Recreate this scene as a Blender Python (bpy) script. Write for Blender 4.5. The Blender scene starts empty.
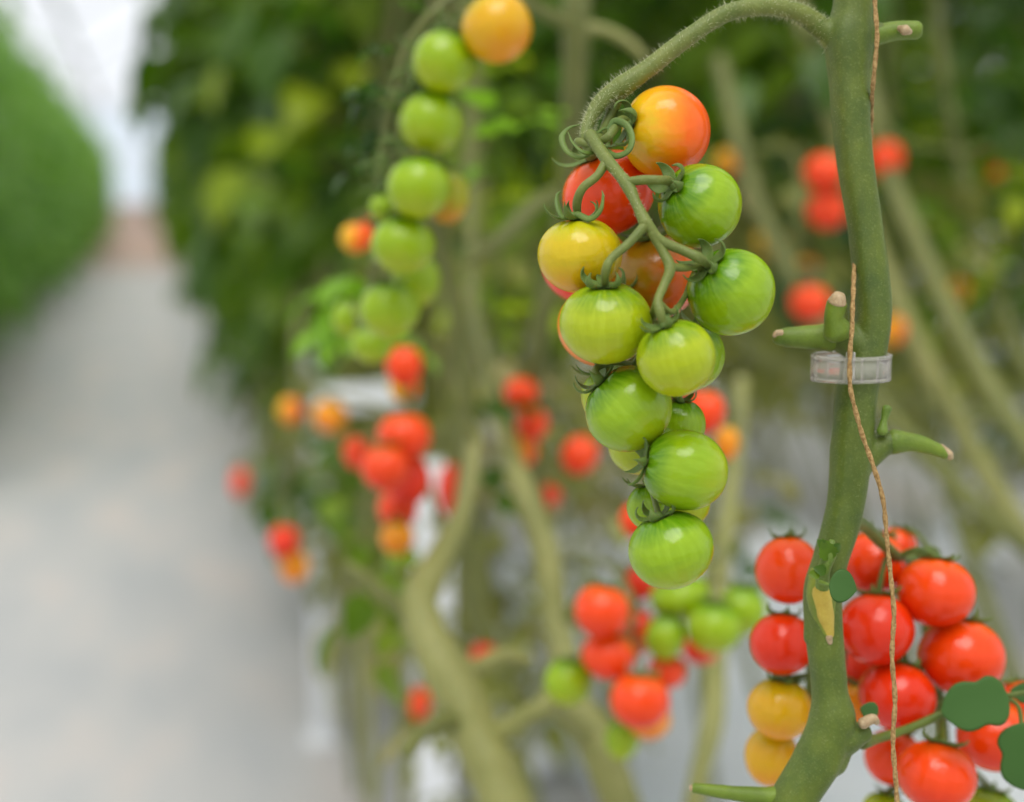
import bpy, math, random
from mathutils import Vector, Matrix, noise

random.seed(11)
SC = bpy.context.scene
COL = SC.collection

# ------------------------------------------------------------------ camera
LENS, SENSOR, W, H = 50.0, 36.0, 1024, 802
FPX = LENS / SENSOR * W
YAW, PITCH = math.radians(14.5), math.radians(8.05)
CAM = Vector((0, 0, 1.35))
FW = Vector((math.sin(YAW) * math.cos(PITCH), math.cos(YAW) * math.cos(PITCH), -math.sin(PITCH)))
RT = Vector((math.cos(YAW), -math.sin(YAW), 0))
UP = RT.cross(FW)

def P(px, py, d):
    return CAM + d * (FW + (px - W / 2) / FPX * RT - (py - H / 2) / FPX * UP)

def D(r, u, t):                      # direction: right, up, towards the viewer
    return (RT * r + UP * u - FW * t).normalized()

cam_d = bpy.data.cameras.new('camera')
cam = bpy.data.objects.new('camera', cam_d); COL.objects.link(cam)
cam_d.lens = LENS; cam_d.sensor_width = SENSOR
cam.matrix_world = Matrix.Translation(CAM) @ Matrix((RT, UP, -FW)).transposed().to_4x4()
cam_d.dof.use_dof = True; cam_d.dof.focus_distance = 0.515; cam_d.dof.aperture_fstop = 3.7
cam_d.clip_start = 0.02; cam_d.clip_end = 300
SC.camera = cam

# ------------------------------------------------------------------ materials
def mat(name):
    m = bpy.data.materials.new(name); m.use_nodes = True
    nt = m.node_tree
    return m, nt, nt.nodes['Principled BSDF']

def N(nt, t, **kw):
    n = nt.nodes.new(t)
    for k, v in kw.items():
        if k in n.inputs: n.inputs[k].default_value = v
        else: setattr(n, k, v)
    return n

def ramp(nt, stops, src):
    r = nt.nodes.new('ShaderNodeValToRGB')
    e = r.color_ramp.elements
    while len(e) < len(stops): e.new(0.5)
    for i, (p, c) in enumerate(stops):
        e[i].position = p; e[i].color = (*c, 1)
    nt.links.new(src, r.inputs[0])
    return r

def mixc(nt, fac, a, b, mode='MIX'):
    m = nt.nodes.new('ShaderNodeMix'); m.data_type = 'RGBA'; m.blend_type = mode
    for i, v in ((0, fac), (6, a), (7, b)):
        if hasattr(v, 'links'): nt.links.new(v, m.inputs[i])
        else: m.inputs[i].default_value = v if i == 0 else (*v, 1)
    return m.outputs[2]

def mathn(nt, op, a, b=0.0, clamp=False):
    m = nt.nodes.new('ShaderNodeMath'); m.operation = op; m.use_clamp = clamp
    for i, v in enumerate((a, b)):
        if hasattr(v, 'links'): nt.links.new(v, m.inputs[i])
        else: m.inputs[i].default_value = v
    return m.outputs[0]

def bump(nt, h, strength, dist, bsdf):
    b = N(nt, 'ShaderNodeBump', Strength=strength, Distance=dist)
    nt.links.new(h, b.inputs['Height']); nt.links.new(b.outputs[0], bsdf.inputs['Normal'])

# skin colours of the fruit, as (shoulder, middle, tip) in linear rgb; second = blush on one side of the fruit
SKIN = {
    'green':  ((0.075, 0.205, 0.002), (0.225, 0.370, 0.003), (0.330, 0.420, 0.004), None),
    'lime':   ((0.130, 0.245, 0.002), (0.330, 0.410, 0.003), (0.410, 0.430, 0.005), None),
    'leafgreen': ((0.120, 0.260, 0.002), (0.245, 0.385, 0.002), (0.330, 0.410, 0.003), None),
    'turning':((0.150, 0.240, 0.003), (0.330, 0.340, 0.004), (0.560, 0.220, 0.006), None),
    'yellow': ((0.400, 0.400, 0.003), (0.540, 0.400, 0.002), (0.700, 0.310, 0.003), None),
    'gold':   ((0.480, 0.360, 0.003), (0.640, 0.350, 0.003), (0.700, 0.270, 0.003), None),
    'amber':  ((0.600, 0.300, 0.003), (0.760, 0.270, 0.003), (0.780, 0.170, 0.003), None),
    'orange': ((0.760, 0.150, 0.004), (0.850, 0.120, 0.003), (0.780, 0.060, 0.003), (0.740, 0.400, 0.006)),
    'sunset': ((0.700, 0.430, 0.006), (0.860, 0.130, 0.003), (0.780, 0.075, 0.003), None),
    'bronze': ((0.300, 0.140, 0.004), (0.620, 0.110, 0.004), (0.780, 0.110, 0.005), (0.330, 0.180, 0.004)),
    'scarlet':((0.780, 0.090, 0.002), (0.790, 0.054, 0.001), (0.730, 0.030, 0.001), None),
    'red':    ((0.700, 0.045, 0.001), (0.710, 0.028, 0.001), (0.640, 0.016, 0.001), None),
}
TM = {}
def tomato_mat(kind):
    if kind in TM: return TM[kind]
    top, mid, tip, blush = SKIN[kind]
    m, nt, b = mat('tomato_skin_' + kind)
    tc = N(nt, 'ShaderNodeTexCoord'); L = nt.links
    sep = N(nt, 'ShaderNodeSeparateXYZ')
    L.new(tc.outputs['Generated'], sep.inputs[0])
    wob = N(nt, 'ShaderNodeTexNoise', Scale=2.6, Detail=3.0)
    L.new(tc.outputs['Generated'], wob.inputs['Vector'])
    z = mathn(nt, 'ADD', sep.outputs[2], mathn(nt, 'MULTIPLY', mathn(nt, 'SUBTRACT', wob.outputs[0], 0.5), 0.35))
    base = ramp(nt, [(0.10, tip), (0.45, mid), (0.48 if kind == 'sunset' else 0.72, mid), (0.93 if kind == 'sunset' else 0.95, top)], z).outputs[0]
    # fine streaks that run from pole to pole
    ax = mathn(nt, 'SUBTRACT', sep.outputs[0], 0.5); ay = mathn(nt, 'SUBTRACT', sep.outputs[1], 0.5)
    ang = mathn(nt, 'ARCTAN2', ay, ax)
    cx = N(nt, 'ShaderNodeCombineXYZ')
    L.new(mathn(nt, 'MULTIPLY', mathn(nt, 'COSINE', ang), 5.0), cx.inputs[0])
    L.new(mathn(nt, 'MULTIPLY', mathn(nt, 'SINE', ang), 5.0), cx.inputs[1])
    L.new(mathn(nt, 'MULTIPLY', sep.outputs[2], 2.2), cx.inputs[2])
    st = N(nt, 'ShaderNodeTexNoise', Scale=1.7, Detail=4.0, Roughness=0.6)
    L.new(cx.outputs[0], st.inputs['Vector'])
    sr = ramp(nt, [(0.42, (0, 0, 0)), (0.66, (1, 1, 1))], st.outputs[0]).outputs[0]
    light = tuple(min(1, c * 1.25 + 0.02) for c in mid)
    amt = 0.34 if kind in ('green', 'lime', 'turning') else 0.12
    base = mixc(nt, mathn(nt, 'MULTIPLY', sr, amt), base, light)
    if blush:
        bl = ramp(nt, [(0.30, (1, 1, 1)), (0.62, (0, 0, 0))],
                  mathn(nt, 'ADD', sep.outputs[0], mathn(nt, 'MULTIPLY', mathn(nt, 'SUBTRACT', wob.outputs[0], 0.5), 0.6))).outputs[0]
        base = mixc(nt, bl, base, blush)
    # tiny pale specks on the skin
    sp = N(nt, 'ShaderNodeTexVoronoi', Scale=26.0); L.new(tc.outputs['Generated'], sp.inputs['Vector'])
    spk = ramp(nt, [(0.05, (1, 1, 1)), (0.10, (0, 0, 0))], sp.outputs[0]).outputs[0]
    base = mixc(nt, mathn(nt, 'MULTIPLY', spk, 0.16), base, tuple(min(1, c + 0.25) for c in mid))
    L.new(base, b.inputs['Base Color'])
    b.inputs['Roughness'].default_value = 0.22
    b.inputs['Specular IOR Level'].default_value = 0.38
    b.inputs['Subsurface Weight'].default_value = 0.15
    b.inputs['Subsurface Radius'].default_value = (1.0, 0.6, 0.2)
    b.inputs['Subsurface Scale'].default_value = 0.006
    n2 = N(nt, 'ShaderNodeTexNoise', Scale=5.0, Detail=2.0); L.new(tc.outputs['Generated'], n2.inputs['Vector'])
    bump(nt, n2.outputs[0], 0.25, 0.002, b)
    TM[kind] = m
    return m

def plant_mat(name, dark, light, rough=0.55, scale=60, fuzz=0.25, stripe=None, bs=0.3):
    m, nt, b = mat(name); L = nt.links
    tc = N(nt, 'ShaderNodeTexCoord')
    n = N(nt, 'ShaderNodeTexNoise', Scale=scale, Detail=6.0, Roughness=0.65)
    L.new(tc.outputs['Object'], n.inputs['Vector'])
    c = ramp(nt, [(0.30, dark), (0.72, light)], n.outputs[0]).outputs[0]
    # long soft streaks along the stem (local z is up)
    mp = N(nt, 'ShaderNodeMapping'); mp.inputs['Scale'].default_value = (1, 1, 0.07)
    L.new(tc.outputs['Object'], mp.inputs[0])
    n2 = N(nt, 'ShaderNodeTexNoise', Scale=260.0, Detail=2.0); L.new(mp.outputs[0], n2.inputs['Vector'])
    c = mixc(nt, mathn(nt, 'MULTIPLY', n2.outputs[0], 0.45), c, tuple(v * 0.55 for v in dark))
    n3 = N(nt, 'ShaderNodeTexNoise', Scale=1300.0, Detail=2.0); L.new(tc.outputs['Object'], n3.inputs['Vector'])
    pr = ramp(nt, [(0.56, (0, 0, 0)), (0.74, (1, 1, 1))], n3.outputs[0]).outputs[0]
    c = mixc(nt, mathn(nt, 'MULTIPLY', pr, fuzz), c, tuple(min(1, v * 1.4 + 0.12) for v in light))
    L.new(c, b.inputs['Base Color'])
    b.inputs['Roughness'].default_value = rough
    b.inputs['Sheen Weight'].default_value = 0.07; b.inputs['Sheen Roughness'].default_value = 0.4
    b.inputs['Sheen Tint'].default_value = (0.85, 0.95, 0.6, 1)
    b.inputs['Subsurface Weight'].default_value = 0.06
    b.inputs['Subsurface Scale'].default_value = 0.003
    bump(nt, n3.outputs[0], bs, 0.0006, b)
    return m

M_STEM = plant_mat('stem_green', (0.048, 0.090, 0.002), (0.125, 0.170, 0.006), fuzz=0.24)
M_STUB = plant_mat('stub_green', (0.085, 0.150, 0.003), (0.190, 0.280, 0.014), fuzz=0.1)
M_TRUSS = plant_mat('truss_green', (0.090, 0.135, 0.014), (0.185, 0.220, 0.036), fuzz=0.2)
M_SEPAL = plant_mat('sepal_green', (0.060, 0.125, 0.012), (0.150, 0.230, 0.028), fuzz=0.12)
M_PALE = plant_mat('old_stem_olive', (0.190, 0.205, 0.050), (0.320, 0.320, 0.100), scale=20)
M_OLIVE = plant_mat('stem_olive', (0.095, 0.115, 0.018), (0.180, 0.195, 0.040), scale=20)
M_DRY = plant_mat('dry_scar', (0.300, 0.200, 0.090), (0.600, 0.460, 0.280), scale=400, fuzz=0.1)
M_YEL = plant_mat('yellow_wound', (0.480, 0.330, 0.030), (0.640, 0.500, 0.080), scale=200, fuzz=0.1)
M_BUD = plant_mat('young_shoot', (0.080, 0.150, 0.008), (0.170, 0.260, 0.024), scale=120)

def leaf_mat(name, cols, trans=0.30, rough=0.45):
    m, nt, b = mat(name); L = nt.links
    at = N(nt, 'ShaderNodeAttribute', attribute_name='tint')
    oi = N(nt, 'ShaderNodeObjectInfo')
    f = mathn(nt, 'ADD', mathn(nt, 'MULTIPLY', at.outputs['Fac'], 0.85), mathn(nt, 'MULTIPLY', oi.outputs['Random'], 0.15))
    c = ramp(nt, [(0.0, cols[0]), (0.45, cols[1]), (0.8, cols[2]), (1.0, cols[3])], f).outputs[0]
    tc = N(nt, 'ShaderNodeTexCoord')
    n = N(nt, 'ShaderNodeTexNoise', Scale=40.0, Detail=4.0); L.new(tc.outputs['Object'], n.inputs['Vector'])
    c = mixc(nt, mathn(nt, 'MULTIPLY', n.outputs[0], 0.35), c, tuple(v * 0.6 for v in cols[0]))
    L.new(c, b.inputs['Base Color'])
    b.inputs['Roughness'].default_value = rough; b.inputs['Specular IOR Level'].default_value = 0.32
    tr = N(nt, 'ShaderNodeBsdfTranslucent')
    L.new(mixc(nt, 1.0, c, (1.5, 1.6, 0.5), 'MULTIPLY'), tr.inputs[0])
    mx = N(nt, 'ShaderNodeMixShader'); mx.inputs[0].default_value = trans
    L.new(b.outputs[0], mx.inputs[1]); L.new(tr.outputs[0], mx.inputs[2])
    L.new(mx.outputs[0], nt.nodes['Material Output'].inputs[0])
    return m

M_LEAF = leaf_mat('leaf_green', [(0.014, 0.050, 0.006), (0.060, 0.140, 0.003), (0.190, 0.290, 0.004), (0.340, 0.420, 0.010)], 0.38, 0.38)
M_LEAFO = leaf_mat('old_leaf_olive', [(0.130, 0.130, 0.030), (0.190, 0.210, 0.040), (0.260, 0.280, 0.070), (0.420, 0.330, 0.200)], 0.3, 0.6)
M_LEAFL = leaf_mat('leaf_hazy_green', [(0.095, 0.210, 0.060), (0.175, 0.350, 0.085), (0.250, 0.440, 0.110), (0.360, 0.540, 0.160)], 0.4)  # left row: distance haze put into the leaf colours, paler and bluer
M_LEAFN = leaf_mat('leaf_blue_green', [(0.034, 0.095, 0.018), (0.050, 0.135, 0.022), (0.062, 0.155, 0.026), (0.070, 0.165, 0.030)], 0.15)
M_LEAFB = leaf_mat('leaf_bright_green', [(0.090, 0.220, 0.010), (0.150, 0.330, 0.012), (0.210, 0.420, 0.020), (0.300, 0.500, 0.040)], 0.35)

def simple(name, c1, c2, scale, rough, detail=4.0, coord='Object', lo=0.35, hi=0.65, bs=0.0, spec=0.3):
    m, nt, b = mat(name); L = nt.links
    tc = N(nt, 'ShaderNodeTexCoord')
    n = N(nt, 'ShaderNodeTexNoise', Scale=scale, Detail=detail); L.new(tc.outputs[coord], n.inputs['Vector'])
    c = ramp(nt, [(lo, c1), (hi, c2)], n.outputs[0])
    L.new(c.outputs[0], b.inputs['Base Color'])
    b.inputs['Roughness'].default_value = rough; b.inputs['Specular IOR Level'].default_value = spec
    if bs: bump(nt, n.outputs[0], bs, 0.01, b)
    return m

M_WHITE = simple('white_painted_steel', (0.72, 0.75, 0.78), (0.80, 0.82, 0.84), 8, 0.45)
M_FILM = simple('white_ground_film', (0.66, 0.72, 0.79), (0.78, 0.82, 0.87), 1.7, 0.5, bs=0.3)
M_SLAB = simple('white_slab_bag', (0.66, 0.69, 0.71), (0.76, 0.78, 0.80), 5, 0.45, bs=0.2)
M_WALL = simple('base_wall_plaster', (0.36, 0.30, 0.26), (0.44, 0.37, 0.32), 2, 0.8)
M_FRAME = simple('grey_aluminium', (0.50, 0.53, 0.57), (0.58, 0.61, 0.65), 2, 0.5)
M_TWINE = simple('jute_twine', (0.22, 0.125, 0.04), (0.44, 0.29, 0.12), 900, 0.8, bs=0.25)

# woven grey ground cover, turning to bare tan concrete far down the aisle
M_FLOOR, nt, b = mat('woven_ground_cover'); L = nt.links
geo = N(nt, 'ShaderNodeNewGeometry'); sep = N(nt, 'ShaderNodeSeparateXYZ'); L.new(geo.outputs['Position'], sep.inputs[0])
mp = N(nt, 'ShaderNodeMapping'); mp.inputs['Scale'].default_value = (3.2, 1.0, 1); L.new(geo.outputs['Position'], mp.inputs[0])
n1 = N(nt, 'ShaderNodeTexNoise', Scale=1.1, Detail=3.0); L.new(mp.outputs[0], n1.inputs['Vector'])
c = ramp(nt, [(0.35, (0.410, 0.425, 0.435)), (0.52, (0.465, 0.468, 0.465)), (0.70, (0.550, 0.500, 0.470))], n1.outputs[0]).outputs[0]
wv = N(nt, 'ShaderNodeTexChecker', Scale=260.0); L.new(geo.outputs['Position'], wv.inputs['Vector'])
c = mixc(nt, mathn(nt, 'MULTIPLY', wv.outputs['Fac'], 0.12), c, (0.36, 0.36, 0.37))
far = ramp(nt, [(0.26, (0, 0, 0)), (0.33, (1, 1, 1))], mathn(nt, 'DIVIDE', sep.outputs[1], 100.0)).outputs[0]
c = mixc(nt, far, c, (0.44, 0.31, 0.25))
L.new(c, b.inputs['Base Color']); b.inputs['Roughness'].default_value = 0.75

# clear moulded plastic
M_CLIP, nt, b = mat('clear_plastic')
b.inputs['Base Color'].default_value = (0.90, 0.88, 0.84, 1); b.inputs['Roughness'].default_value = 0.12
b.inputs['Transmission Weight'].default_value = 0.82; b.inputs['IOR'].default_value = 1.12
b.inputs['Subsurface Weight'].default_value = 0.0
# thin window glass
M_GLASS, nt, b = mat('window_glass'); L = nt.links
tp = N(nt, 'ShaderNodeBsdfTransparent'); tp.inputs[0].default_value = (0.93, 0.96, 0.98, 1)
gl = N(nt, 'ShaderNodeBsdfGlossy'); gl.inputs['Roughness'].default_value = 0.08
mx = N(nt, 'ShaderNodeMixShader'); mx.inputs[0].default_value = 0.06
L.new(tp.outputs[0], mx.inputs[1]); L.new(gl.outputs[0], mx.inputs[2]); L.new(mx.outputs[0], nt.nodes['Material Output'].inputs[0])

# ------------------------------------------------------------------ mesh helpers
class MB:
    def __init__(self): self.v = []; self.f = []; self.t = []
    def add(self, vs, fs, tint=0.5):
        o = len(self.v); self.v += [tuple(p) for p in vs]; self.t += [tint] * len(vs)
        self.f += [tuple(i + o for i in q) for q in fs]
    def mesh(self, name, m, origin=Vector((0, 0, 0)), smooth=True, tint=False):
        me = bpy.data.meshes.new(name)
        ox, oy, oz = origin
        me.from_pydata([(x - ox, y - oy, z - oz) for x, y, z in self.v], [], self.f)
        if tint:
            a = me.attributes.new('tint', 'FLOAT', 'POINT'); a.data.foreach_set('value', self.t)
        me.materials.append(m)
        me.polygons.foreach_set('use_smooth', [smooth] * len(me.polygons))
        me.update()
        return me

def link(name, me, parent=None, loc=None):
    o = bpy.data.objects.new(name, me); COL.objects.link(o)
    if parent is not None: o.parent = parent
    if loc is not None: o.location = loc
    return o

def tag(o, label, cat, group=None, kind=None):
    o['label'] = label
    if cat: o['category'] = cat
    if group: o['group'] = group
    if kind: o['kind'] = kind
    return o

def thing(name, loc, label, cat, group=None):
    o = bpy.data.objects.new(name, None); COL.objects.link(o); o.location = loc
    o.empty_display_size = 0.05
    return tag(o, label, cat, group)

def part(name, mb, m, root, loc=None, kind=None, label=None, tint=False, smooth=True):
    """a mesh given in world coordinates, put under root (roots are unrotated empties or parts)"""
    base = Vector((0, 0, 0)); r = root
    while r is not None: base += r.location; r = r.parent
    o = link(name, mb.mesh(name, m, base, smooth, tint), root)
    if kind: o['kind'] = kind
    if label: o['label'] = label
    return o

def catmull(pts, rads, n=6):
    if len(pts) < 3:
        out = []; 
        for i in range(n + 1):
            t = i / n; out.append((pts[0].lerp(pts[1], t), rads[0] + (rads[1] - rads[0]) * t))
        return out
    out = []
    P_ = [pts[0] * 2 - pts[1]] + list(pts) + [pts[-1] * 2 - pts[-2]]
    for i in range(len(pts) - 1):
        a, b, c, d = P_[i:i + 4]
        for k in range(n):
            t = k / n
            q = 0.5 * ((2 * b) + (c - a) * t + (2 * a - 5 * b + 4 * c - d) * t * t + (3 * b - a - 3 * c + d) * t ** 3)
            s = t * t * (3 - 2 * t)
            out.append((q, rads[i] + (rads[i + 1] - rads[i]) * s))
    out.append((pts[-1], rads[-1]))
    return out

def tube(mb, pts, rads, seg=12, n=6, lump=0.0, ridge=0.0, cap=True, tint=0.5, flat=1.0):
    pts = [Vector(p) for p in pts]
    if not hasattr(rads, '__len__'): rads = [rads] * len(pts)
    path = catmull(pts, rads, n)
    k = len(path)
    tan = [(path[min(i + 1, k - 1)][0] - path[max(i - 1, 0)][0]).normalized() for i in range(k)]
    nrm = tan[0].orthogonal().normalized()
    vs = []
    for i, (p, r) in enumerate(path):
        nrm = (nrm - tan[i] * nrm.dot(tan[i])).normalized()
        bi = tan[i].cross(nrm)
        for s in range(seg):
            a = 2 * math.pi * s / seg
            rr = r * (1 + ridge * math.cos(5 * a))
            if lump: rr *= 1 + lump * noise.noise(p * 90 + Vector((math.cos(a), math.sin(a), 0)) * 0.8)
            vs.append(p + nrm * math.cos(a) * rr + bi * math.sin(a) * rr * flat)
    fs = []
    for i in range(k - 1):
        for s in range(seg):
            s2 = (s + 1) % seg
            fs.append((i * seg + s, i * seg + s2, (i + 1) * seg + s2, (i + 1) * seg + s))
    if cap:
        for end, i in ((-1, 0), (1, k - 1)):
            p, r = path[i]; c = len(vs); base = i * seg
            # a shallow dome
            ring = []
            for s in range(seg):
                q = vs[base + s]; vs.append(p + (q - p) * 0.7 + tan[i] * end * r * 0.45); ring.append(c + s)
            vs.append(p + tan[i] * end * r * 0.6); top = len(vs) - 1
            for s in range(seg):
                s2 = (s + 1) % seg
                if end > 0: fs += [(base + s, base + s2, ring[s2], ring[s]), (ring[s], ring[s2], top)]
                else: fs += [(base + s2, base + s, ring[s], ring[s2]), (ring[s2], ring[s], top)]
    mb.add(vs, fs, tint)

def box(mb, lo, hi):
    x0, y0, z0 = lo; x1, y1, z1 = hi
    mb.add([(x0, y0, z0), (x1, y0, z0), (x1, y1, z0), (x0, y1, z0), (x0, y0, z1), (x1, y0, z1), (x1, y1, z1), (x0, y1, z1)],
           [(0, 3, 2, 1), (4, 5, 6, 7), (0, 1, 5, 4), (1, 2, 6, 5), (2, 3, 7, 6), (3, 0, 4, 7)])

def bevel(o, w, s=3):
    m = o.modifiers.new('bevel', 'BEVEL'); m.width = w; m.segments = s; m.limit_method = 'ANGLE'
    return o

def remesh(o, vox, it=4):
    m = o.modifiers.new('remesh', 'REMESH'); m.mode = 'VOXEL'; m.voxel_size = vox; m.use_smooth_shade = True
    s = o.modifiers.new('smooth', 'SMOOTH'); s.iterations = it; s.factor = 0.5
    return o

# leaflets ---------------------------------------------------------------
OUT_FINE = [(0.0, 0.03), (0.06, 0.20), (0.14, 0.36), (0.22, 0.34), (0.30, 0.47), (0.38, 0.40), (0.46, 0.46), (0.55, 0.34), (0.63, 0.37), (0.72, 0.24), (0.80, 0.24), (0.90, 0.09), (1.0, 0.0)]
OUT_LOW = [(0.0, 0.03), (0.15, 0.34), (0.35, 0.46), (0.5, 0.36), (0.62, 0.38), (0.8, 0.20), (1.0, 0.0)]
OUT_ROUND = [(0.0, 0.05), (0.05, 0.25), (0.14, 0.42), (0.28, 0.53), (0.44, 0.55), (0.60, 0.50), (0.75, 0.38), (0.88, 0.22), (0.96, 0.10), (1.0, 0.0)]
def leaflet(mb, o, d, up, ln, tint, shape=OUT_LOW, wide=1.0, fold=0.25, droop=0.25, thick=0.0):
    d = d.normalized(); side = d.cross(up)
    if side.length < 1e-4: side = d.orthogonal()
    side.normalize(); u = side.cross(d).normalized()
    vs = []; fs = []
    for t, w in shape:
        c = o + d * (t * ln) - u * (droop * ln * t * t)
        hw = w * ln * wide
        e = u * (hw * fold)
        vs += [c + side * hw + e, c, c - side * hw + e]
    k = len(shape)
    for i in range(k - 1):
        a = i * 3
        fs += [(a, a + 1, a + 4, a + 3), (a + 1, a + 2, a + 5, a + 4)]
    mb.add(vs, fs, tint)

def rv(s=1.0): return Vector((random.uniform(-s, s), random.uniform(-s, s), random.uniform(-s, s)))

def compound_leaf(mb, o, d, ln, lf, tint, shape=OUT_LOW, pairs=3):
    """a tomato leaf: drooping rachis with paired leaflets and one at the end"""
    d = d.normalized(); p = o.copy(); z = Vector((0, 0, 1))
    side = d.cross(z)
    side = side.normalized() if side.length > 1e-3 else Vector((1, 0, 0))
    pts = [p.copy()]
    for i in range(pairs + 1):
        d = (d + Vector((0, 0, -0.28))).normalized()
        p = p + d * (ln / (pairs + 1)); pts.append(p.copy())
        t = min(1, max(0, tint + random.uniform(-0.15, 0.15)))
        s = lf * random.uniform(0.75, 1.15)
        if i < pairs:
            for sg in (-1, 1):
                dd = side * sg + d * 0.5 + rv(0.3) + Vector((0, 0, -0.25))
                leaflet(mb, p, dd, z + rv(0.5), s, t, shape, random.uniform(0.8, 1.05), random.uniform(0.1, 0.45), random.uniform(0.1, 0.5))
        else:
            leaflet(mb, p, d + rv(0.2), z + rv(0.4), s * 1.3, t, shape, 0.95, 0.25, 0.35)
    return pts

# ------------------------------------------------------------------ fruit
SEP_CACHE = {}
def tomato_mesh(kind, seed, fine):
    key = ('t', kind, seed, fine)
    if key in SEP_CACHE: return SEP_CACHE[key]
    rnd = random.Random(seed)
    nu, nv = (64, 40) if fine else (28, 18)
    vs = []; fs = []
    lob = rnd.uniform(0.004, 0.010); ph = rnd.uniform(0, 6)
    for j in range(nv + 1):
        th = math.pi * j / nv                          # 0 at the stem pole
        for i in range(nu):
            a = 2 * math.pi * i / nu
            dent = 0.16 * math.exp(-(th / 0.26) ** 2)
            tipd = 0.02 * math.exp(-((math.pi - th) / 0.3) ** 2)
            r = 1 + lob * math.cos(5 * a + ph) * math.sin(th) * (1 + math.cos(th)) - dent + tipd * 0
            r *= 1 + 0.035 * math.sin(th) ** 2 * (0.5 + 0.5 * math.cos(th))
            q = Vector((math.sin(th) * math.cos(a), math.sin(th) * math.sin(a), math.cos(th))) * r
            q *= 1 + 0.012 * noise.noise(q * 1.4 + Vector((seed, 0, 0)))
            vs.append(q)
    for j in range(nv):
        for i in range(nu):
            i2 = (i + 1) % nu
            fs.append((j * nu + i, (j + 1) * nu + i, (j + 1) * nu + i2, j * nu + i2))
    mb = MB(); mb.add(vs, fs)
    me = mb.mesh('cherry_tomato', tomato_mat(kind))
    SEP_CACHE[key] = me
    return me

def calyx_mesh(seed, fine, curl=1.0, size=1.0):
    """five or six pointed sepals on a fruit of radius 1, its pole at z = .87; they lie on the shoulder, then curl away"""
    key = ('c', seed, fine, curl, size)
    if key in SEP_CACHE: return SEP_CACHE[key]
    rnd = random.Random(seed * 7 + 1)
    n = rnd.choice((5, 6)) ; mb = MB(); K = 12 if fine else 6
    a0 = rnd.uniform(0, 6)
    for s in range(n):
        a = a0 + 2 * math.pi * s / n + rnd.uniform(-0.2, 0.2)
        ln = size * rnd.uniform(0.85, 1.20); cv = curl * rnd.uniform(0.55, 1.35); tw = rnd.uniform(-0.7, 0.7)
        rad = Vector((math.cos(a), math.sin(a), 0)); z = Vector((0, 0, 1)); side = Vector((-math.sin(a), math.cos(a), 0))
        p = Vector((0, 0, 0.90)) + rad * 0.07
        el = 0.28                                       # elevation angle of the sepal's run
        rows = []
        for k in range(K + 1):
            t = k / K
            d = rad * math.cos(el) + z * math.sin(el)
            nn = -rad * math.sin(el) + z * math.cos(el)
            w = 0.150 * (math.sin(math.pi * min(1, t * 0.80 + 0.20)) ** 0.7) * (1 - t ** 4) + 0.004
            sd = (side * math.cos(tw * t) + nn * math.sin(tw * t))
            rows.append((p + sd * w + nn * w * 0.45, p - nn * 0.0, p - sd * w + nn * w * 0.45, nn))
            p = p + d * (ln / K)
            el += (-0.8 / K if t < 0.22 else cv * 2.9 / K)
        vs = []; fs = []
        th = 0.045
        for (a1, b1, c1, nn) in rows: vs += [a1, b1, c1, c1 - nn * th * 0.6, b1 - nn * th, a1 - nn * th * 0.6]
        for k in range(K):
            o = k * 6
            for q in range(6):
                q2 = (q + 1) % 6
                fs.append((o + q, o + q2, o + 6 + q2, o + 6 + q))
        fs.append((0, 5, 4, 3, 2, 1)); e = K * 6; fs.append((e, e + 1, e + 2, e + 3, e + 4, e + 5))
        mb.add(vs, fs)
    tube(mb, [Vector((0, 0, 0.80)), Vector((0, 0, 0.90)), Vector((0.0, 0, 1.02))], [0.15, 0.15, 0.10], 10, 3)
    me = mb.mesh('calyx', M_SEPAL)
    SEP_CACHE[key] = me
    return me

def frame_to(axis, spin=0.0, ref=None):
    """rotation with local z on axis; local x kept near the picture's right so that colour sides are controllable"""
    z = axis.normalized(); x = (ref or RT); x = (x - z * x.dot(z))
    if x.length < 1e-3: x = z.orthogonal()
    x.normalize(); y = z.cross(x)
    return Matrix((x, y, z)).transposed() @ Matrix.Rotation(spin, 3, 'Z')

def tomato(px, py, rx, ry, d, kind, axis, label, group, seed=0, fine=False, curl=1.0, size=1.0, ref=None, spin=0.0):
    c = P(px, py, d); s = d / FPX
    R = frame_to(axis, 0.0, ref)
    o = link('cherry_tomato', tomato_mesh(kind, seed % 4, fine))
    # widths across and along the fruit's own axis
    sx, sz = rx * s, ry * s
    o.matrix_world = Matrix.Translation(c) @ R.to_4x4() @ Matrix.Diagonal((sx, sx, sz, 1))
    tag(o, label, 'tomato', group)
    cal = link('calyx', calyx_mesh(seed % 5, fine, curl, size), o)
    cal.rotation_euler.z = spin
    if fine:
        o.modifiers.new('sub', 'SUBSURF').levels = 1; o.modifiers['sub'].render_levels = 1
        cal.modifiers.new('sub', 'SUBSURF').levels = 1; cal.modifiers['sub'].render_levels = 1
    return o, c + axis.normalized() * sz * 0.92

# ------------------------------------------------------------------ the hanging truss in focus
G1 = 'tomatoes of the hanging truss in focus'
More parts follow.
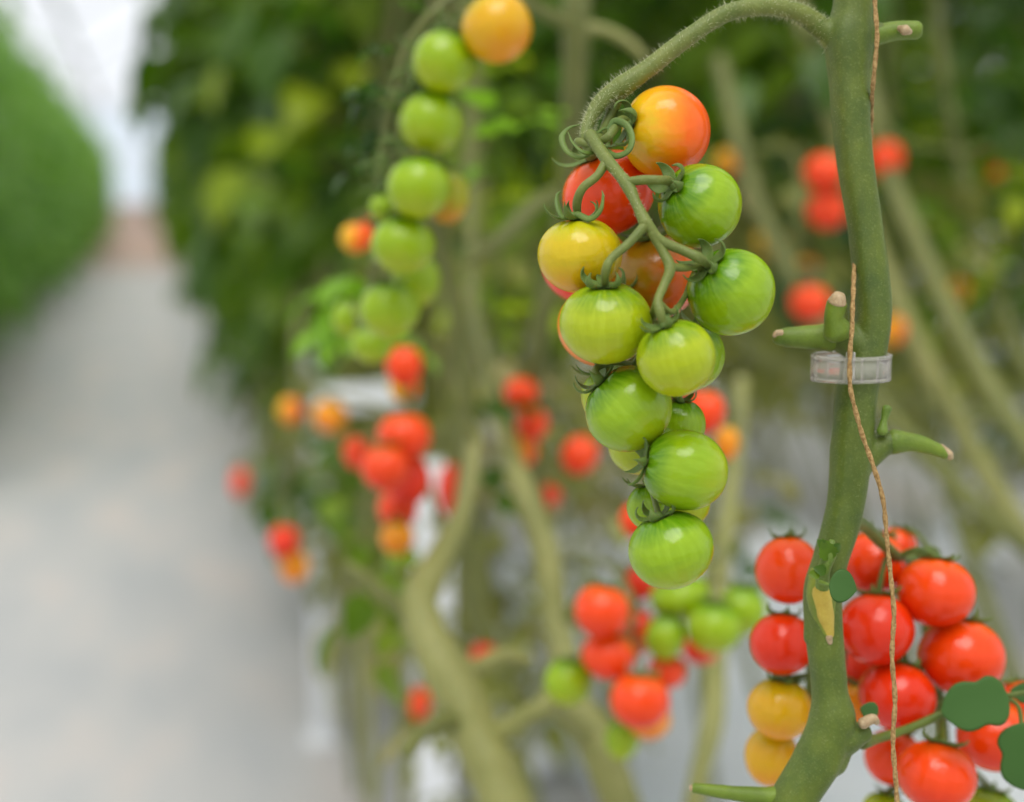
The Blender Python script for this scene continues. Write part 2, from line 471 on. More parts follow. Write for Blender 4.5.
# px, py, rx, ry, depth, colour, axis(right, up, towards viewer), label, curl, size, stalk path (px,py,d)...
HERO = [
 (666,132,45,44,.531,'sunset',(-.86,.10,.35),'orange tomato with a yellow left cheek, topmost of the hanging truss',1.3,0.92),
 (609,193,47,41,.552,'scarlet',(-.45,.85,.25),'red tomato behind the green stalk, left of the orange one on top',1.3,1.04),
 (700,206,42,41,.512,'green',(-.72,.42,.50),'bright green tomato right below the orange top tomato',1.0,0.88),
 (580,255,42,38,.512,'yellow',(-.06,.97,.18),'yellow tomato on the left side of the hanging truss',1.15,0.88),
 (585,264,44,40,.562,'scarlet',(.2,.95,.1),'red tomato almost hidden behind the yellow tomato',1,0.98),
 (656,276,44,43,.556,'bronze',(-.2,.9,.3),'bronze-orange tomato behind the forked green stalk',1,0.98),
 (731,292,43.5,43.5,.506,'green',(-.62,.60,.50),'green tomato that sticks out farthest right on the hanging truss',1.0,0.88),
 (606,323,46,41,.500,'lime',(-.06,.93,.32),'pale green tomato just below the yellow one',1.0,0.83),
 (602,327,44,40,.548,'amber',(.1,.95,.1),'orange tomato showing as a rim under the pale green one',1,0.98),
 (676,358,39,38.5,.486,'lime',(-.36,.86,.30),'round green tomato in the middle of the truss, nearest to the camera',1.0,0.73),
 (693,356,31,34,.530,'green',(0,.9,.2),'green tomato peeping out on the right behind the middle one',1,0.98),
 (674,371,31,31,.560,'orange',(0,.9,.2),'small orange tomato showing under the round middle one',1,0.98),
 (629,409,44,42,.500,'green',(-.70,.70,.05),'green tomato at left under the pale green one, calyx at its upper left',1.0,0.85),
 (608,399,26,30,.536,'lime',(-.3,.9,.1),'green tomato seen as a sliver left behind a bigger green one',1,0.98),
 (681,425,24,26,.534,'green',(0,.95,.2),'small green tomato tucked behind, between two big green ones',1,0.98),
 (685,470,40,43.5,.500,'green',(-.93,.20,.05),'green tomato second from the bottom tip of the hanging truss',.9,0.92),
 (645,444,36,30,.538,'lime',(-.3,.9,.1),'yellow-green tomato behind, between the two lower left calyxes',1,0.98),
 (671,550,42.5,38.5,.500,'green',(-.33,.90,.12),'lowest green tomato at the tip of the hanging truss',1.15,0.83),
 (651,507,24,24,.532,'green',(-.2,.95,.1),'little green tomato left behind the lowest two',1,0.98),
 (691,504,19,22,.534,'lime',(.2,.95,.1),'little pale green tomato right behind the lowest two',1,0.98),
]
# keep neighbours from interpenetrating: slide the rear one of any pair back along its own line of sight
pos = [list(h) for h in HERO]
for it in range(60):
    moved = False
    for i in range(len(pos)):
        for j in range(len(pos)):
            if i == j or pos[i][4] < pos[j][4] or (pos[i][4] == pos[j][4] and i < j): continue
            a, b_ = pos[i], pos[j]
            ca, cb = P(a[0], a[1], a[4]), P(b_[0], b_[1], b_[4])
            need = (max(a[2:4]) * 0.5 + min(a[2:4]) * 0.5) * a[4] / FPX + (max(b_[2:4]) + min(b_[2:4])) * 0.5 * b_[4] / FPX
            if (ca - cb).length < need * 0.985:
                k = a[4] + 0.0010
                a[4] = k; moved = True
    if not moved: break
hero_pole = {}
for i, h in enumerate(pos):
    k0 = HERO[i][4]; s = k0 / h[4]               # pushed back: keep its real size, so the picture size shrinks a touch
    px, py, rx, ry, d, kind, ax, lab, curl, size = h
    ref = RT
    o, pole = tomato(px, py, rx, ry, d, kind, D(*ax), lab, G1, seed=i, fine=True, curl=curl, size=size, ref=ref, spin=[.3,1.1,.2,.5,0,.8,.4,.15,0,.6,0,0,.9,0,0,.3,.2,.65,0,0][i])
    hero_pole[i] = pole

# ------------------------------------------------------------------ the hero plant
s0 = 0.53 / FPX                                   # metres per pixel at the stem
base = P(740, 1250, .56); base.z = 0.75
hp = thing('tomato_plant', base, 'tomato plant with the thick green stem in focus, tied to twine by a clip', 'tomato plant')
SD = .545
def pp(l, d=SD): return [P(x, y, (dd[0] if dd else d)) for x, y, *dd in l]
mb = MB()
stem_px = [(862,-420),(858,-220),(857,-90),(854,0),(849,40),(850,85),(854,150),(865,224),(873,299),(870,345),(858,385),(853,440),(845,510),(831,560),(823,592),(826,645),(830,688),(832,722),(816,763),(793,800),(765,850),(740,930)]
stem_hw = [17,18,19,20,24,20.5,18.5,17.5,18.5,18,21,21,19,18,19,18.5,18,24,24,23,20,19]
tube(mb, pp(stem_px), [w * s0 * 1.03 for w in stem_hw], 28, 8, lump=0.05, ridge=0.025)
# flares where shoots leave the stem
tube(mb, pp([(853,75),(838,42),(818,26),(800,14)]), [14*s0, 15*s0, 11*s0, 9.2*s0], 20, 6)
tube(mb, pp([(868,352),(852,342),(836,336),(824,336)]), [18*s0, 17*s0, 15*s0, 12*s0], 20, 6)
tube(mb, pp([(858,470),(874,452),(888,443),(902,441)]), [12*s0, 13*s0, 12*s0, 9.5*s0], 20, 6)
tube(mb, pp([(858,60),(866,40),(882,31)]), [14*s0, 11*s0, 10*s0], 20, 6)
tube(mb, pp([(826,735),(845,738),(866,732)]), [22*s0, 18*s0, 10*s0], 20, 6)
tube(mb, pp([(812,745),(830,760),(842,752)]), [20*s0, 18*s0, 12*s0], 20, 6)
tube(mb, pp([(812,600),(809,640)]), [8*s0,6*s0], 14, 6)
st = part('main_stem', mb, M_STEM, hp); remesh(st, 0.0008, 5)

def hp_tube(name, path, rad, m=M_STEM, seg=18, lump=0.05, label=None, parent=None, n=6):
    mb = MB(); tube(mb, path, rad, seg, n, lump=lump)
    return part(name, mb, m, parent or hp, label=label)
# cut stubs with dry tips
a = hp_tube('cut_leaf_stub', pp([(832,337),(812,337),(790,337),(777,337)]), [15*s0, 12.5*s0, 10.5*s0, 8*s0], M_STUB, label='pointed green stub left of the clear clip')
hp_tube('dry_tip', pp([(782,332.5,.539),(777,333,.539),(774,336,.539)]), [3*s0, 3*s0, 2.2*s0], M_DRY, parent=a)
a = hp_tube('cut_leaf_stub', pp([(838,332,.536),(834,318,.534),(837,303,.533)]), [15*s0, 10*s0, 10.5*s0], M_STUB, label='short upright stub cut off above the clip')
hp_tube('dry_tip', pp([(837,302,.532),(839,296,.531)]), [9.8*s0, 7*s0], M_DRY, parent=a)
a = hp_tube('cut_leaf_stub', pp([(892,442),(915,443),(935,449),(946,455)]), [13*s0, 9.5*s0, 7.2*s0, 5*s0], M_STUB, label='tapering stub on the right below the clip')
hp_tube('dry_tip', pp([(940,447),(948,454),(951,458)]), [4*s0, 5*s0, 3*s0], M_DRY, parent=a)
hp_tube('bud_nub', pp([(882,432,.54),(884,420,.54),(887,408,.54)]), [6*s0, 3.5*s0, 5*s0], M_BUD)
a = hp_tube('cut_leaf_stub', pp([(872,36),(895,31),(917,30)]), [11*s0, 10*s0, 9.5*s0], M_STUB, label='thick stub at the top right')
hp_tube('dry_tip', pp([(899,28,.5395),(905,30,.5385),(910,32,.5395)]), [3*s0, 5.5*s0, 3*s0], M_DRY, parent=a)
a = hp_tube('cut_leaf_stub', pp([(786,797),(760,796),(725,792),(694,788)]), [12*s0, 9*s0, 7*s0, 5.2*s0], M_STUB, label='thin stub at the foot of the stem')
hp_tube('dry_tip', pp([(697,788),(691,788)]), [4.6*s0, 3.5*s0], M_DRY, parent=a)
# yellow wound with its ridge
hp_tube('yellow_scar', pp([(819,584,.5412),(821,594,.5390),(825,612,.5385),(829,632,.5393),(830,644,.5415)]), [7*s0, 10.5*s0, 9*s0, 5.5*s0, 2.5*s0], M_YEL, label='yellow scar where a leaf broke off')
hp_tube('wound_edge', pp([(818,572,.5435),(821,596,.5415),(826,630,.5418),(829,664,.5435)]), [10*s0, 15*s0, 11*s0, 4*s0], plant_mat('wound_green', (0.10, 0.16, 0.004), (0.26, 0.30, 0.02), fuzz=0.1), label='yellow-green bark around the scar')
hp_tube('dry_tip', pp([(829,637,.5380),(830,643,.5386)]), [3.6*s0, 2.6*s0], M_DRY)
hp_tube('dry_tip', pp([(862,724,.540),(872,719,.540),(877,722,.542)]), [6*s0, 5.5*s0, 3.5*s0], M_DRY)
# young shoot in front of the stem
sh = hp_tube('side_shoot', pp([(822,588,.538),(824,570,.534),(830,553,.533),(832,541,.534)]), [7*s0, 6.5*s0, 7*s0, 3*s0], M_BUD, label='small young shoot sprouting from the stem')
mb = MB()
for (x, y, r, u, l, t) in ((826,572,-1,.4,9,.4),(832,552,.8,.9,8,.3),(826,548,-.9,.9,8,.4),(830,560,-.3,.9,15,.5),(820,575,-1,.2,8,.6)):
    leaflet(mb, P(x, y, .531), D(r, u, .2), D(0, .3, 1), l * s0 * 1.5, t, OUT_FINE)
o = part('shoot_leaf', mb, M_LEAF, sh, tint=True)

def leaf_obj(name, stem, width_px, mlist, d, root, tiltv=(0,.2,1), label=None, mat_=None, shape=OUT_ROUND, wide=1.0):
    (x0, y0), (x1, y1) = stem
    mb = MB(); a, b_ = P(x0, y0, d), P(x1, y1, d)
    leaflet(mb, a, b_ - a, D(*tiltv), (b_ - a).length, 0.4, shape, wide, 0.10, 0.05)
    o = part(name, mb, mat_ or M_LEAFN, root, tint=True, label=label)
    sol = o.modifiers.new('sol', 'SOLIDIFY'); sol.thickness = 0.0005
    su = o.modifiers.new('sub', 'SUBSURF'); su.levels = 1; su.render_levels = 1
    return o
hp_tube('leaf_stalk', pp([(820,582,.53),(830,585,.527),(842,584,.527)]), [2.2*s0]*3, M_BUD, seg=8)
leaf_obj('leaf', ((829,583),(857,590)), 0, None, .5265, hp, label='round dark leaf beside the yellow scar', wide=1.15)

# peduncle and rachis of the truss
mb = MB()
tube(mb, [P(835,45,.545), P(820,27,.545), P(800,13,.543), P(770,7,.540), P(730,12,.536), P(690,36,.532), P(650,67,.530), P(620,88,.529)],
     [r * s0 for r in (11, 10.5, 9.5, 9, 8.8, 8.8, 9.2, 11)], 22, 8, lump=0.04)
tube(mb, [P(624,84,.529), P(603,100,.528), P(591,118,.526), P(586,136,.523), P(590,150,.521), P(597,147,.517)],
     [r * s0 for r in (10, 8.6, 7, 6.2, 6, 5)], 18, 8, lump=0.06)
tube(mb, [P(626,84,.529), P(617,99,.531), P(609,118,.531), P(603,132,.526), P(598,142,.519)],
     [r * s0 for r in (9, 6.5, 5.5, 5, 5.5)], 16, 8, lump=0.05)
ru = [P(590,135,.520), P(597,145,.515), P(607,160,.509), P(619,174,.503), P(628,186,.499), P(637,205,.495), P(646,224,.491)]
tube(mb, ru, [r * s0 for r in (7, 6.5, 6.2, 5.6, 6.6, 5.0, 6.3)], 16, 8, lump=0.08)
ped = part('truss_stem', mb, M_TRUSS, hp); remesh(ped, 0.00042, 4)

def stalk(pts, rads, parent=ped, m=M_TRUSS, seg=12):
    mb = MB(); tube(mb, pts, [r * s0 for r in rads], seg, 7, lump=0.06)
    return part('fruit_stalk', mb, m, parent)
q = hero_pole
stalk([P(606,162,.509), P(597,176,.506), P(583,188,.504), P(577,203,.507), q[3]], [4.6, 4.3, 4.2, 4.4, 3.6])
stalk([P(628,182,.499), P(643,180,.497), P(658,180,.496), q[2] + D(-.7,.6,.3)*.003, q[2]], [4.5, 4.6, 4.4, 4.6, 3.5])
stalk([P(646,224,.491), P(630,242,.489), P(612,258,.487), P(606,270,.487), q[7]], [4.8, 4.2, 4.0, 4.2, 3.4])
stalk([P(646,222,.491), P(660,240,.491), P(682,250,.491), P(699,258,.490), q[6]], [5.2, 4.8, 4.6, 5.0, 3.6])
stalk([P(652,232,.491), P(662,250,.491), P(670,268,.489), P(664,285,.487), P(658,300,.484), P(660,312,.482), q[9]], [5, 4.6, 5.4, 4.2, 4.0, 4.6, 3.4])
stalk([P(668,266,.489), P(684,268,.492), P(698,266,.497), P(703,272,.503)], [4.4, 3.6, 3.2, 4.2])
stalk([P(659,303,.484), P(672,312,.490), P(684,298,.505), P(690,283,.52)], [3.2, 3.0, 2.8, 2.8])
stalk([P(600,142,.519), P(609,136,.513), q[0] + D(-.9,.3,.5)*.004, q[0]], [4.4, 4.2, 5.2, 4.0])
stalk([P(592,146,.519), P(578,142,.524), q[1] + D(-.5,.8,.4)*.004, q[1]], [4.5, 4.4, 4.4, 3.8])
def curl(path, w, parent=ped):
    mb = MB(); k = len(path); tube(mb, [P(*p) for p in path], [w * s0 * (1 if i < k - 2 else (.6 if i == k - 2 else .18)) for i in range(k)], 10, 7, lump=.05, flat=.55)
    return part('sepal', mb, M_SEPAL, parent)
curl([(594,150,.520),(580,157,.519),(567,151,.520),(562,138,.523),(569,128,.527),(583,124,.529)], 3.2)
curl([(592,153,.518),(583,152,.516),(573,143,.517),(568,132,.519)], 2.8)
curl([(602,148,.517),(615,156,.512),(628,151,.510),(632,138,.511),(626,125,.514),(615,121,.517),(609,129,.517),(611,138,.515)], 3.6)
curl([(596,134,.522),(606,128,.520),(618,129,.516)], 2.6)
curl([(577,214,.506),(590,219,.503),(600,211,.501),(603,198,.501),(602,191,.502)], 3.6)
curl([(576,214,.507),(563,217,.505),(558,207,.506),(557,196,.508),(561,191,.509)], 3.4)
# the rachis goes on behind the green fruit
back = [P(658,300,.486), P(648,330,.508), P(640,355,.516), P(634,372,.519), P(652,400,.522), P(655,440,.521), P(652,470,.519), P(655,505,.520)]
mb = MB(); tube(mb, back, [4*s0, 4*s0, 3.8*s0, 3.8*s0, 3.6*s0, 3.4*s0, 3*s0, 2.6*s0], 12, 8, lump=.06)
ped2 = part('truss_stem', mb, M_TRUSS, hp)
stalk([P(636,366,.519), P(615,362,.515), q[12] + D(-.4,.8,0)*.005, q[12]], [3.2, 3.2, 3.6, 3.4], ped2)
stalk([P(652,470,.519), P(645,462,.514), q[15] + D(-.9,.1,0)*.002, q[15]], [3, 3, 3.2, 3.2], ped2)
stalk([P(652,490,.519), P(656,505,.512), q[17]], [3, 3, 3.2], ped2)
for i, b0 in ((5, P(650,228,.495)), (4, P(615,215,.540)), (8, P(640,300,.520)), (10, back[2]), (11, back[2]), (13, back[3]), (14, back[4]), (16, back[4]), (18, back[6]), (19, back[6])):
    stalk([b0, (b0 + q[i]) / 2 + D(0, .6, -.3) * .004, q[i]], [2.8, 2.6, 3.0], ped2)

# fine hairs on peduncle and stem
rnd = random.Random(5); hb = MB()
def hairs(path, rads, n, lo, hi):
    pts = catmull([Vector(p) for p in path], rads, 8)
    for _ in range(n):
        i = rnd.randrange(len(pts) - 1); t = rnd.random()
        p = pts[i][0].lerp(pts[i + 1][0], t); r = pts[i][1]
        tg = (pts[i + 1][0] - pts[i][0]).normalized(); o = tg.orthogonal().normalized()
        d = (o * math.cos(a := rnd.uniform(0, 6.283)) + tg.cross(o) * math.sin(a)).normalized()
        ln = rnd.uniform(lo, hi); w = 0.000065
        e = d + tg * rnd.uniform(-.35, .35)
        s_ = tg * w; u_ = tg.cross(d) * w
        b_ = p + d * r * 0.92
        hb.add([b_ + s_, b_ - s_ * .5 + u_, b_ - s_ * .5 - u_, b_ + e * ln], [(0, 1, 3), (1, 2, 3), (2, 0, 3)])
hairs([P(835,45,.545), P(820,27,.545), P(800,13,.543), P(770,7,.540), P(730,12,.536), P(690,36,.532), P(650,67,.530), P(620,88,.529), P(603,100,.528), P(590,120,.526), P(586,138,.523)],
      [r * s0 for r in (10, 10, 9.5, 9, 8.8, 8.8, 9.2, 11, 8.6, 7, 6)], 1500, .0010, .0030)
hairs(ru, [6 * s0] * len(ru), 260, .0004, .0010)
hairs(pp(stem_px[3:18]), [w * s0 for w in stem_hw[3:18]], 5200, .0004, .0011)
M_HAIR, nt, b = mat('pale_hair'); b.inputs['Base Color'].default_value = (.60, .62, .38, 1); b.inputs['Roughness'].default_value = .5
part('stem_hairs', hb, M_HAIR, hp, kind='stuff')

# ------------------------------------------------------------------ clip and twine
clip = thing('plant_clip', P(851,383,.545), 'clear plastic ring clip closed around the thick green stem and twine', 'plant clip')
def ring(mb, c, r, z0, z1, th, a0=0, a1=2*math.pi, n=56, sq=1.0):
    vs = []; fs = []
    full = abs(a1 - a0 - 2*math.pi) < 1e-6; k = n if full else n + 1
    for i in range(k):
        a = a0 + (a1 - a0) * i / n
        for rr, z in ((r, z0), (r, z1), (r - th, z1), (r - th, z0)):
            vs.append(c + Vector((math.cos(a) * rr, math.sin(a) * rr * sq, z)))
    for i in range(n):
        j = (i + 1) % k
        for q_ in range(4): fs.append((i*4+q_, j*4+q_, j*4+(q_+1) % 4, i*4+(q_+1) % 4))
    if not full: fs += [(0, 1, 2, 3), (n*4+3, n*4+2, n*4+1, n*4)]
    mb.add(vs, fs)
cc = P(851,367,.545); cr = 42.5 * s0; hh = 13.5 * s0
mb = MB(); ring(mb, cc, cr, -hh, -hh*.72, .0016, sq=.8); ring(mb, cc, cr, hh*.72, hh, .0016, sq=.8)
ring(mb, cc, cr - .0006, -hh*.8, hh*.8, .00025, sq=.8)
rg = part('ring_band', mb, M_CLIP, clip)
mb = MB()
for k in range(14):
    a = 2 * math.pi * k / 14 + .1
    p = cc + Vector((math.cos(a) * (cr - .0005), math.sin(a) * (cr - .0005) * .8, 0))
    tube(mb, [p - Vector((0,0,hh*.9)), p + Vector((0,0,hh*.9))], .00045, 6, 1, cap=False)
part('rib', mb, M_CLIP, clip)
hg = P(850,366,.545 - cr * .8 - .0005)
mb = MB(); box(mb, (hg.x-.0016, hg.y-.0012, hg.z-hh*1.12), (hg.x+.0016, hg.y+.0010, hg.z+hh*1.05))
bevel(part('hinge', mb, M_CLIP, clip, smooth=False), .0004)
# strut walls between ring and stem
mb = MB()
for sx in (-1, 1):
    tube(mb, [cc + RT * sx * cr * .93 + Vector((0,0,hh*.6)), cc + RT * sx * 19 * s0 + RT * 14 * s0 * (1 if sx < 0 else .6) + Vector((0,0,hh*.6))], .0006, 6, 1)
part('strut', mb, M_CLIP, clip)

def twine_path(): return [P(874,-400,.54), P(875,-60,.5345), P(875,0,.534), P(877,37,.533), P(874,75,.535), P(872,97,.540), P(871,125,.550), P(868,190,.5565), P(862,235,.556), P(855,262,.545), P(853,300,.5325), P(852,330,.529), P(850,352,.5285),
    P(850,384,.5275), P(854,405,.527), P(863,437,.527), P(873,465,.526), P(883,500,.525), P(887,540,.524), P(891,580,.523), P(894,615,.522), P(892,655,.522), P(895,700,.522), P(893,742,.522), P(897,802,.522), P(899,900,.523), P(898,1050,.524)]
tw = bpy.data.objects.new('support_twine', None)
mb = MB()
path = catmull(twine_path(), [2.4 * s0] * 27, 14)
# two strands twisted round each other
for ph in (0, math.pi):
    pts = []
    L_ = 0
    for i, (p, r) in enumerate(path):
        if i: L_ += (p - path[i-1][0]).length
        t = (path[min(i+1, len(path)-1)][0] - path[max(i-1, 0)][0]).normalized()
        n_ = t.cross(FW).normalized(); b_ = t.cross(n_)
        a = ph + L_ / .016 * 2 * math.pi
        pts.append(p + (n_ * math.cos(a) + b_ * math.sin(a)) * r * .28)
    tube(mb, pts, [1.9 * s0 * (1 + .10 * random.uniform(-1, 1)) for _ in pts], 8, 1, cap=False)
tw = link('support_twine', mb.mesh('support_twine', M_TWINE))
tag(tw, 'tan twisted twine running down beside the thick stem and through the clip', 'twine')

# ------------------------------------------------------------------ lower right cluster, slightly out of focus
G2 = 'ripe tomatoes behind the thick stem'
RD = .615
CL2 = [
 (788,570,32,34,.605,'scarlet',(0,.9,-.2),'red tomato left of the thick stem, upper one of two'),
 (782,644,31.5,31,.605,'red',(.1,.9,-.2),'red tomato left of the thick stem, above the yellow ones'),
 (780,709,32,31,.612,'gold',(.1,.95,0),'golden yellow tomato left of the thick stem'),
 (771,756,26,30,.620,'gold',(.1,.95,.1),'lowest yellow tomato beside the foot of the thick stem'),
 (874,563,32,31,.625,'scarlet',(.3,.9,-.2),'red tomato right behind the stem under the dark side stalk'),
 (897,547,19,20,.665,'scarlet',(.2,.9,0),'small red tomato half hidden behind the twine at the top'),
 (876,629,37,36,.600,'red',(.1,.95,-.2),'large red tomato crossed by the twine beside the round dark leaf'),
 (936,592,38,35,.600,'scarlet',(.1,.97,-.1),'large red tomato right of the twine, highest in its column'),
 (962,657,42,38,.608,'scarlet',(.1,.95,-.2),'large red tomato above the notched green leaf'),
 (897,696,38,34,.605,'red',(.3,.9,-.2),'red tomato behind the twine above the thin green leaf stalk'),
 (862,672,26,28,.655,'red',(0,.9,0),'dark red tomato wedged between stem and bigger red ones'),
 (996,737,38,34,.615,'scarlet',(-.1,.9,-.1),'red tomato half covered by two green leaves'),
 (893,757,28,28,.640,'scarlet',(.3,.9,0),'orange-red tomato below the leaf stalk, left behind the lowest one'),
 (937,776,39,35,.590,'scarlet',(.2,.95,-.1),'shiny orange-red tomato, lowest right of the twine'),
 (1022,700,22,20,.660,'scarlet',(.2,.95,0),'pale red tomato cut by the right edge of the picture'),
 (856,704,18,20,.640,'amber',(.2,.95,0),'small orange-yellow tomato just right of the thick stem'),
 (988,812,30,24,.640,'lime',(.2,.95,0),'yellow-green tomato at the bottom edge, right of the lowest red one'),
 (884,812,22,20,.640,'lime',(.2,.95,0),'yellow-green tomato at the bottom edge beside the twine'),
]
# a second plant, just behind the hero's stem, carries this truss and the leaves at the right edge
def slide(tbl):
    tbl = [list(t) for t in tbl]
    for it in range(80):
        mv = False
        for i, a in enumerate(tbl):
            for j, b_ in enumerate(tbl):
                if i == j or a[4] < b_[4] or (a[4] == b_[4] and i < j): continue
                need = ((a[2] + a[3]) * a[4] + (b_[2] + b_[3]) * b_[4]) * .5 / FPX
                if (P(a[0], a[1], a[4]) - P(b_[0], b_[1], b_[4])).length < need * .985:
                    a[4] += .0012; mv = True
        if not mv: break
    return tbl

def cluster(tbl, group, root, rach, rr=.0022, sr=.0012, fine=False, m=M_OLIVE, curl=1.0):
    """rach: the truss stem as a list of world points; each fruit hangs on a stalk of its own"""
    mb = MB(); tube(mb, rach, [rr * 1.3] + [rr] * (len(rach) - 1), 12, 6, lump=.05)
    ts = part('truss_stem', mb, m, root)
    dense = [p for p, _ in catmull(rach, [1] * len(rach), 6)]
    for i, (px, py, rx, ry, d, kind, ax, lab) in enumerate(slide(tbl)):
        o, pole = tomato(px, py, rx, ry, d, kind, D(*ax), lab, group, seed=i + len(tbl), fine=fine, curl=curl, size=.7, spin=i)
        b0 = min(dense, key=lambda p: (p - pole).length)
        mb = MB(); tube(mb, [b0, (b0 + pole) / 2 + Vector((0, 0, .004)), pole], [sr, sr * .9, sr * 1.2], 8, 4)
        part('fruit_stalk', mb, m, ts)
    return ts

cluster(CL2[:4] + [CL2[10], CL2[15]], G2, hp, [P(835,700,.60), P(842,640,.625), P(825,600,.64), P(812,615,.645), P(810,680,.645), P(806,735,.645)], m=M_STEM)
cluster([CL2[i] for i in (4,5,6,7,8,9,11,12,13,14,16,17)], G2, hp, [P(852,520,.556), P(866,527,.575), P(884,545,.600), P(905,560,.622), P(935,553,.642), P(925,600,.650), P(930,650,.65), P(941,710,.65), P(945,760,.655)], rr=.0026, m=M_STEM)
# leaf stalk running right from the stem, with round-lobed leaves
lp = [P(862,742,.552), P(880,738,.566), P(910,728,.575), P(940,715,.578), P(962,706,.576), P(1000,697,.574), P(1040,690,.572)]
lt = hp_tube('leaf_stalk', lp, [.0030, .0019, .0018, .0018, .0015, .0012, .001], M_STEM, seg=12)
LOBE = [(0.0, 0.06), (0.04, 0.28), (0.14, 0.40), (0.26, 0.44), (0.36, 0.37), (0.44, 0.36), (0.56, 0.42), (0.70, 0.42), (0.82, 0.34), (0.92, 0.20), (0.98, 0.08), (1.0, 0.0)]
leaf_obj('leaf', ((1008,697),(942,712)), 0, None, .567, hp, label='notched blue-green leaf over the red fruit', shape=LOBE, wide=.92)
leaf_obj('leaf', ((1022,722),(1030,792)), 0, None, .569, hp, label='blue-green leaf at the right edge', shape=LOBE, wide=1.0)
leaf_obj('leaf', ((1034,696),(1010,690)), 0, None, .585, hp, wide=.8)
leaf_obj('leaf', ((878,714),(860,708)), 0, None, .556, hp, wide=1.0, label='tiny round leaf beside the stem joint')
hp_tube('leaf_stalk', [P(1005,697,.574), P(1018,706,.572), P(1022,726,.569)], [.001, .0009, .0009], M_STEM, seg=8)

# ------------------------------------------------------------------ plants of the same row, hand placed, out of focus
def mid_plant(label, path, rads, m, loc_z=None):
    pts = [P(*p) for p in path]
    low = min(pts, key=lambda p: p.z)
    root = thing('tomato_plant', (low.x, low.y, low.z), label, 'tomato plant', 'tomato plants of the near row')
    mb = MB(); tube(mb, pts, rads, 18, 8, lump=.12)
    part('stem', mb, m, root)
    return root
def branch(root, path, rads, m=M_OLIVE, name='side_shoot'):
    mb = MB(); tube(mb, [P(*p) for p in path], rads, 10, 6, lump=.1)
    return part(name, mb, m, root)
def leaves(root, spots, m, lf, shape=OUT_FINE, name='foliage', pairs=2, ln=None):
    mb = MB()
    for x, y, d, r, u, t in spots:
        compound_leaf(mb, P(x, y, d), D(r, u, random.uniform(-.4, .4)), ln or lf * 2.6, lf * random.uniform(.85, 1.1), t, shape, pairs)
    return part(name, mb, m, root, tint=True)

# pale thick stem in the lower middle
pA = mid_plant('tomato plant with a pale thick leaning stem at the lower middle, out of focus',
    [(476,430,1.06),(466,500,1.03),(446,548,1.0),(425,585,.97),(420,612,.95),(440,660,.93),(466,712,.92),(492,770,.91),(520,840,.90),(548,930,.90)],
    [.006,.007,.010,.012,.013,.015,.016,.017,.017,.016], M_PALE)
branch(pA, [(424,632,.95),(395,605,.95),(365,578,.95),(346,566,.95)], [.009,.006,.005,.004])
branch(pA, [(436,640,.94),(470,668,.94),(500,655,.96),(530,660,.97)], [.008,.006,.005,.004], M_PALE)
branch(pA, [(470,722,.92),(440,722,.90),(420,735,.89),(406,752,.88)], [.010,.006,.005,.006])
branch(pA, [(484,740,.92),(510,728,.91),(534,712,.90),(552,706,.89)], [.010,.008,.007,.006], M_PALE)
# stem rising behind the red fruit, middle
pB = mid_plant('tomato plant with an olive stem behind the low middle fruit cluster',
    [(500,420,1.16),(519,480,1.08),(545,550,1.05),(556,620,1.03),(572,690,1.0),(600,750,.98),(626,820,.97),(650,900,.97)],
    [.006,.009,.011,.010,.011,.014,.014,.014], M_PALE)
branch(pB, [(468,-60,1.25),(472,150,1.25),(474,300,1.22),(488,380,1.18),(502,428,1.16)], [.006,.006,.006,.006,.006], M_OLIVE, 'stem')
branch(pB, [(556,630,1.03),(580,600,1.02),(590,560,1.05)], [.006,.004,.003])
branch(pB, [(590,735,.98),(560,712,.95),(545,700,.93)], [.008,.006,.007], M_PALE)
# slender stem right of the middle cluster
pC = mid_plant('tomato plant with a slender pale stem between the lime tomatoes and the thick stem',
    [(742,380,1.25),(735,460,1.22),(722,560,1.16),(716,650,1.10),(712,720,1.05),(696,790,1.02),(684,860,1.0)],
    [.006,.007,.008,.009,.009,.007,.007], M_PALE)
# upright stems at the top middle
pD = mid_plant('tomato plant with an upright olive stem above the orange top tomato',
    [(580,-200,1.0),(578,-60,1.0),(576,20,1.0),(574,90,1.02),(572,160,1.05),(560,240,1.08),(540,330,1.10),(530,420,1.15),(540,520,1.2),(560,620,1.2)],
    [.009,.009,.010,.009,.009,.008,.008,.008,.007,.007], M_OLIVE)
branch(pD, [(578,30,1.0),(556,18,.99),(530,4,.97),(505,-14,.96)], [.007,.005,.0045,.004])
branch(pD, [(578,28,1.0),(604,30,1.0),(628,42,1.0),(645,58,1.0)], [.006,.004,.004,.003], M_PALE)
branch(pD, [(562,190,1.06),(536,205,1.02),(500,240,1.0),(470,262,1.0)], [.006,.006,.006,.004], M_OLIVE)
leaves(pD, [(505,150,.95,-.2,.8,.8),(520,135,.95,.5,.9,.9),(500,175,1.0,-.5,.3,.3)], M_LEAFB, .020, pairs=1, ln=.03)
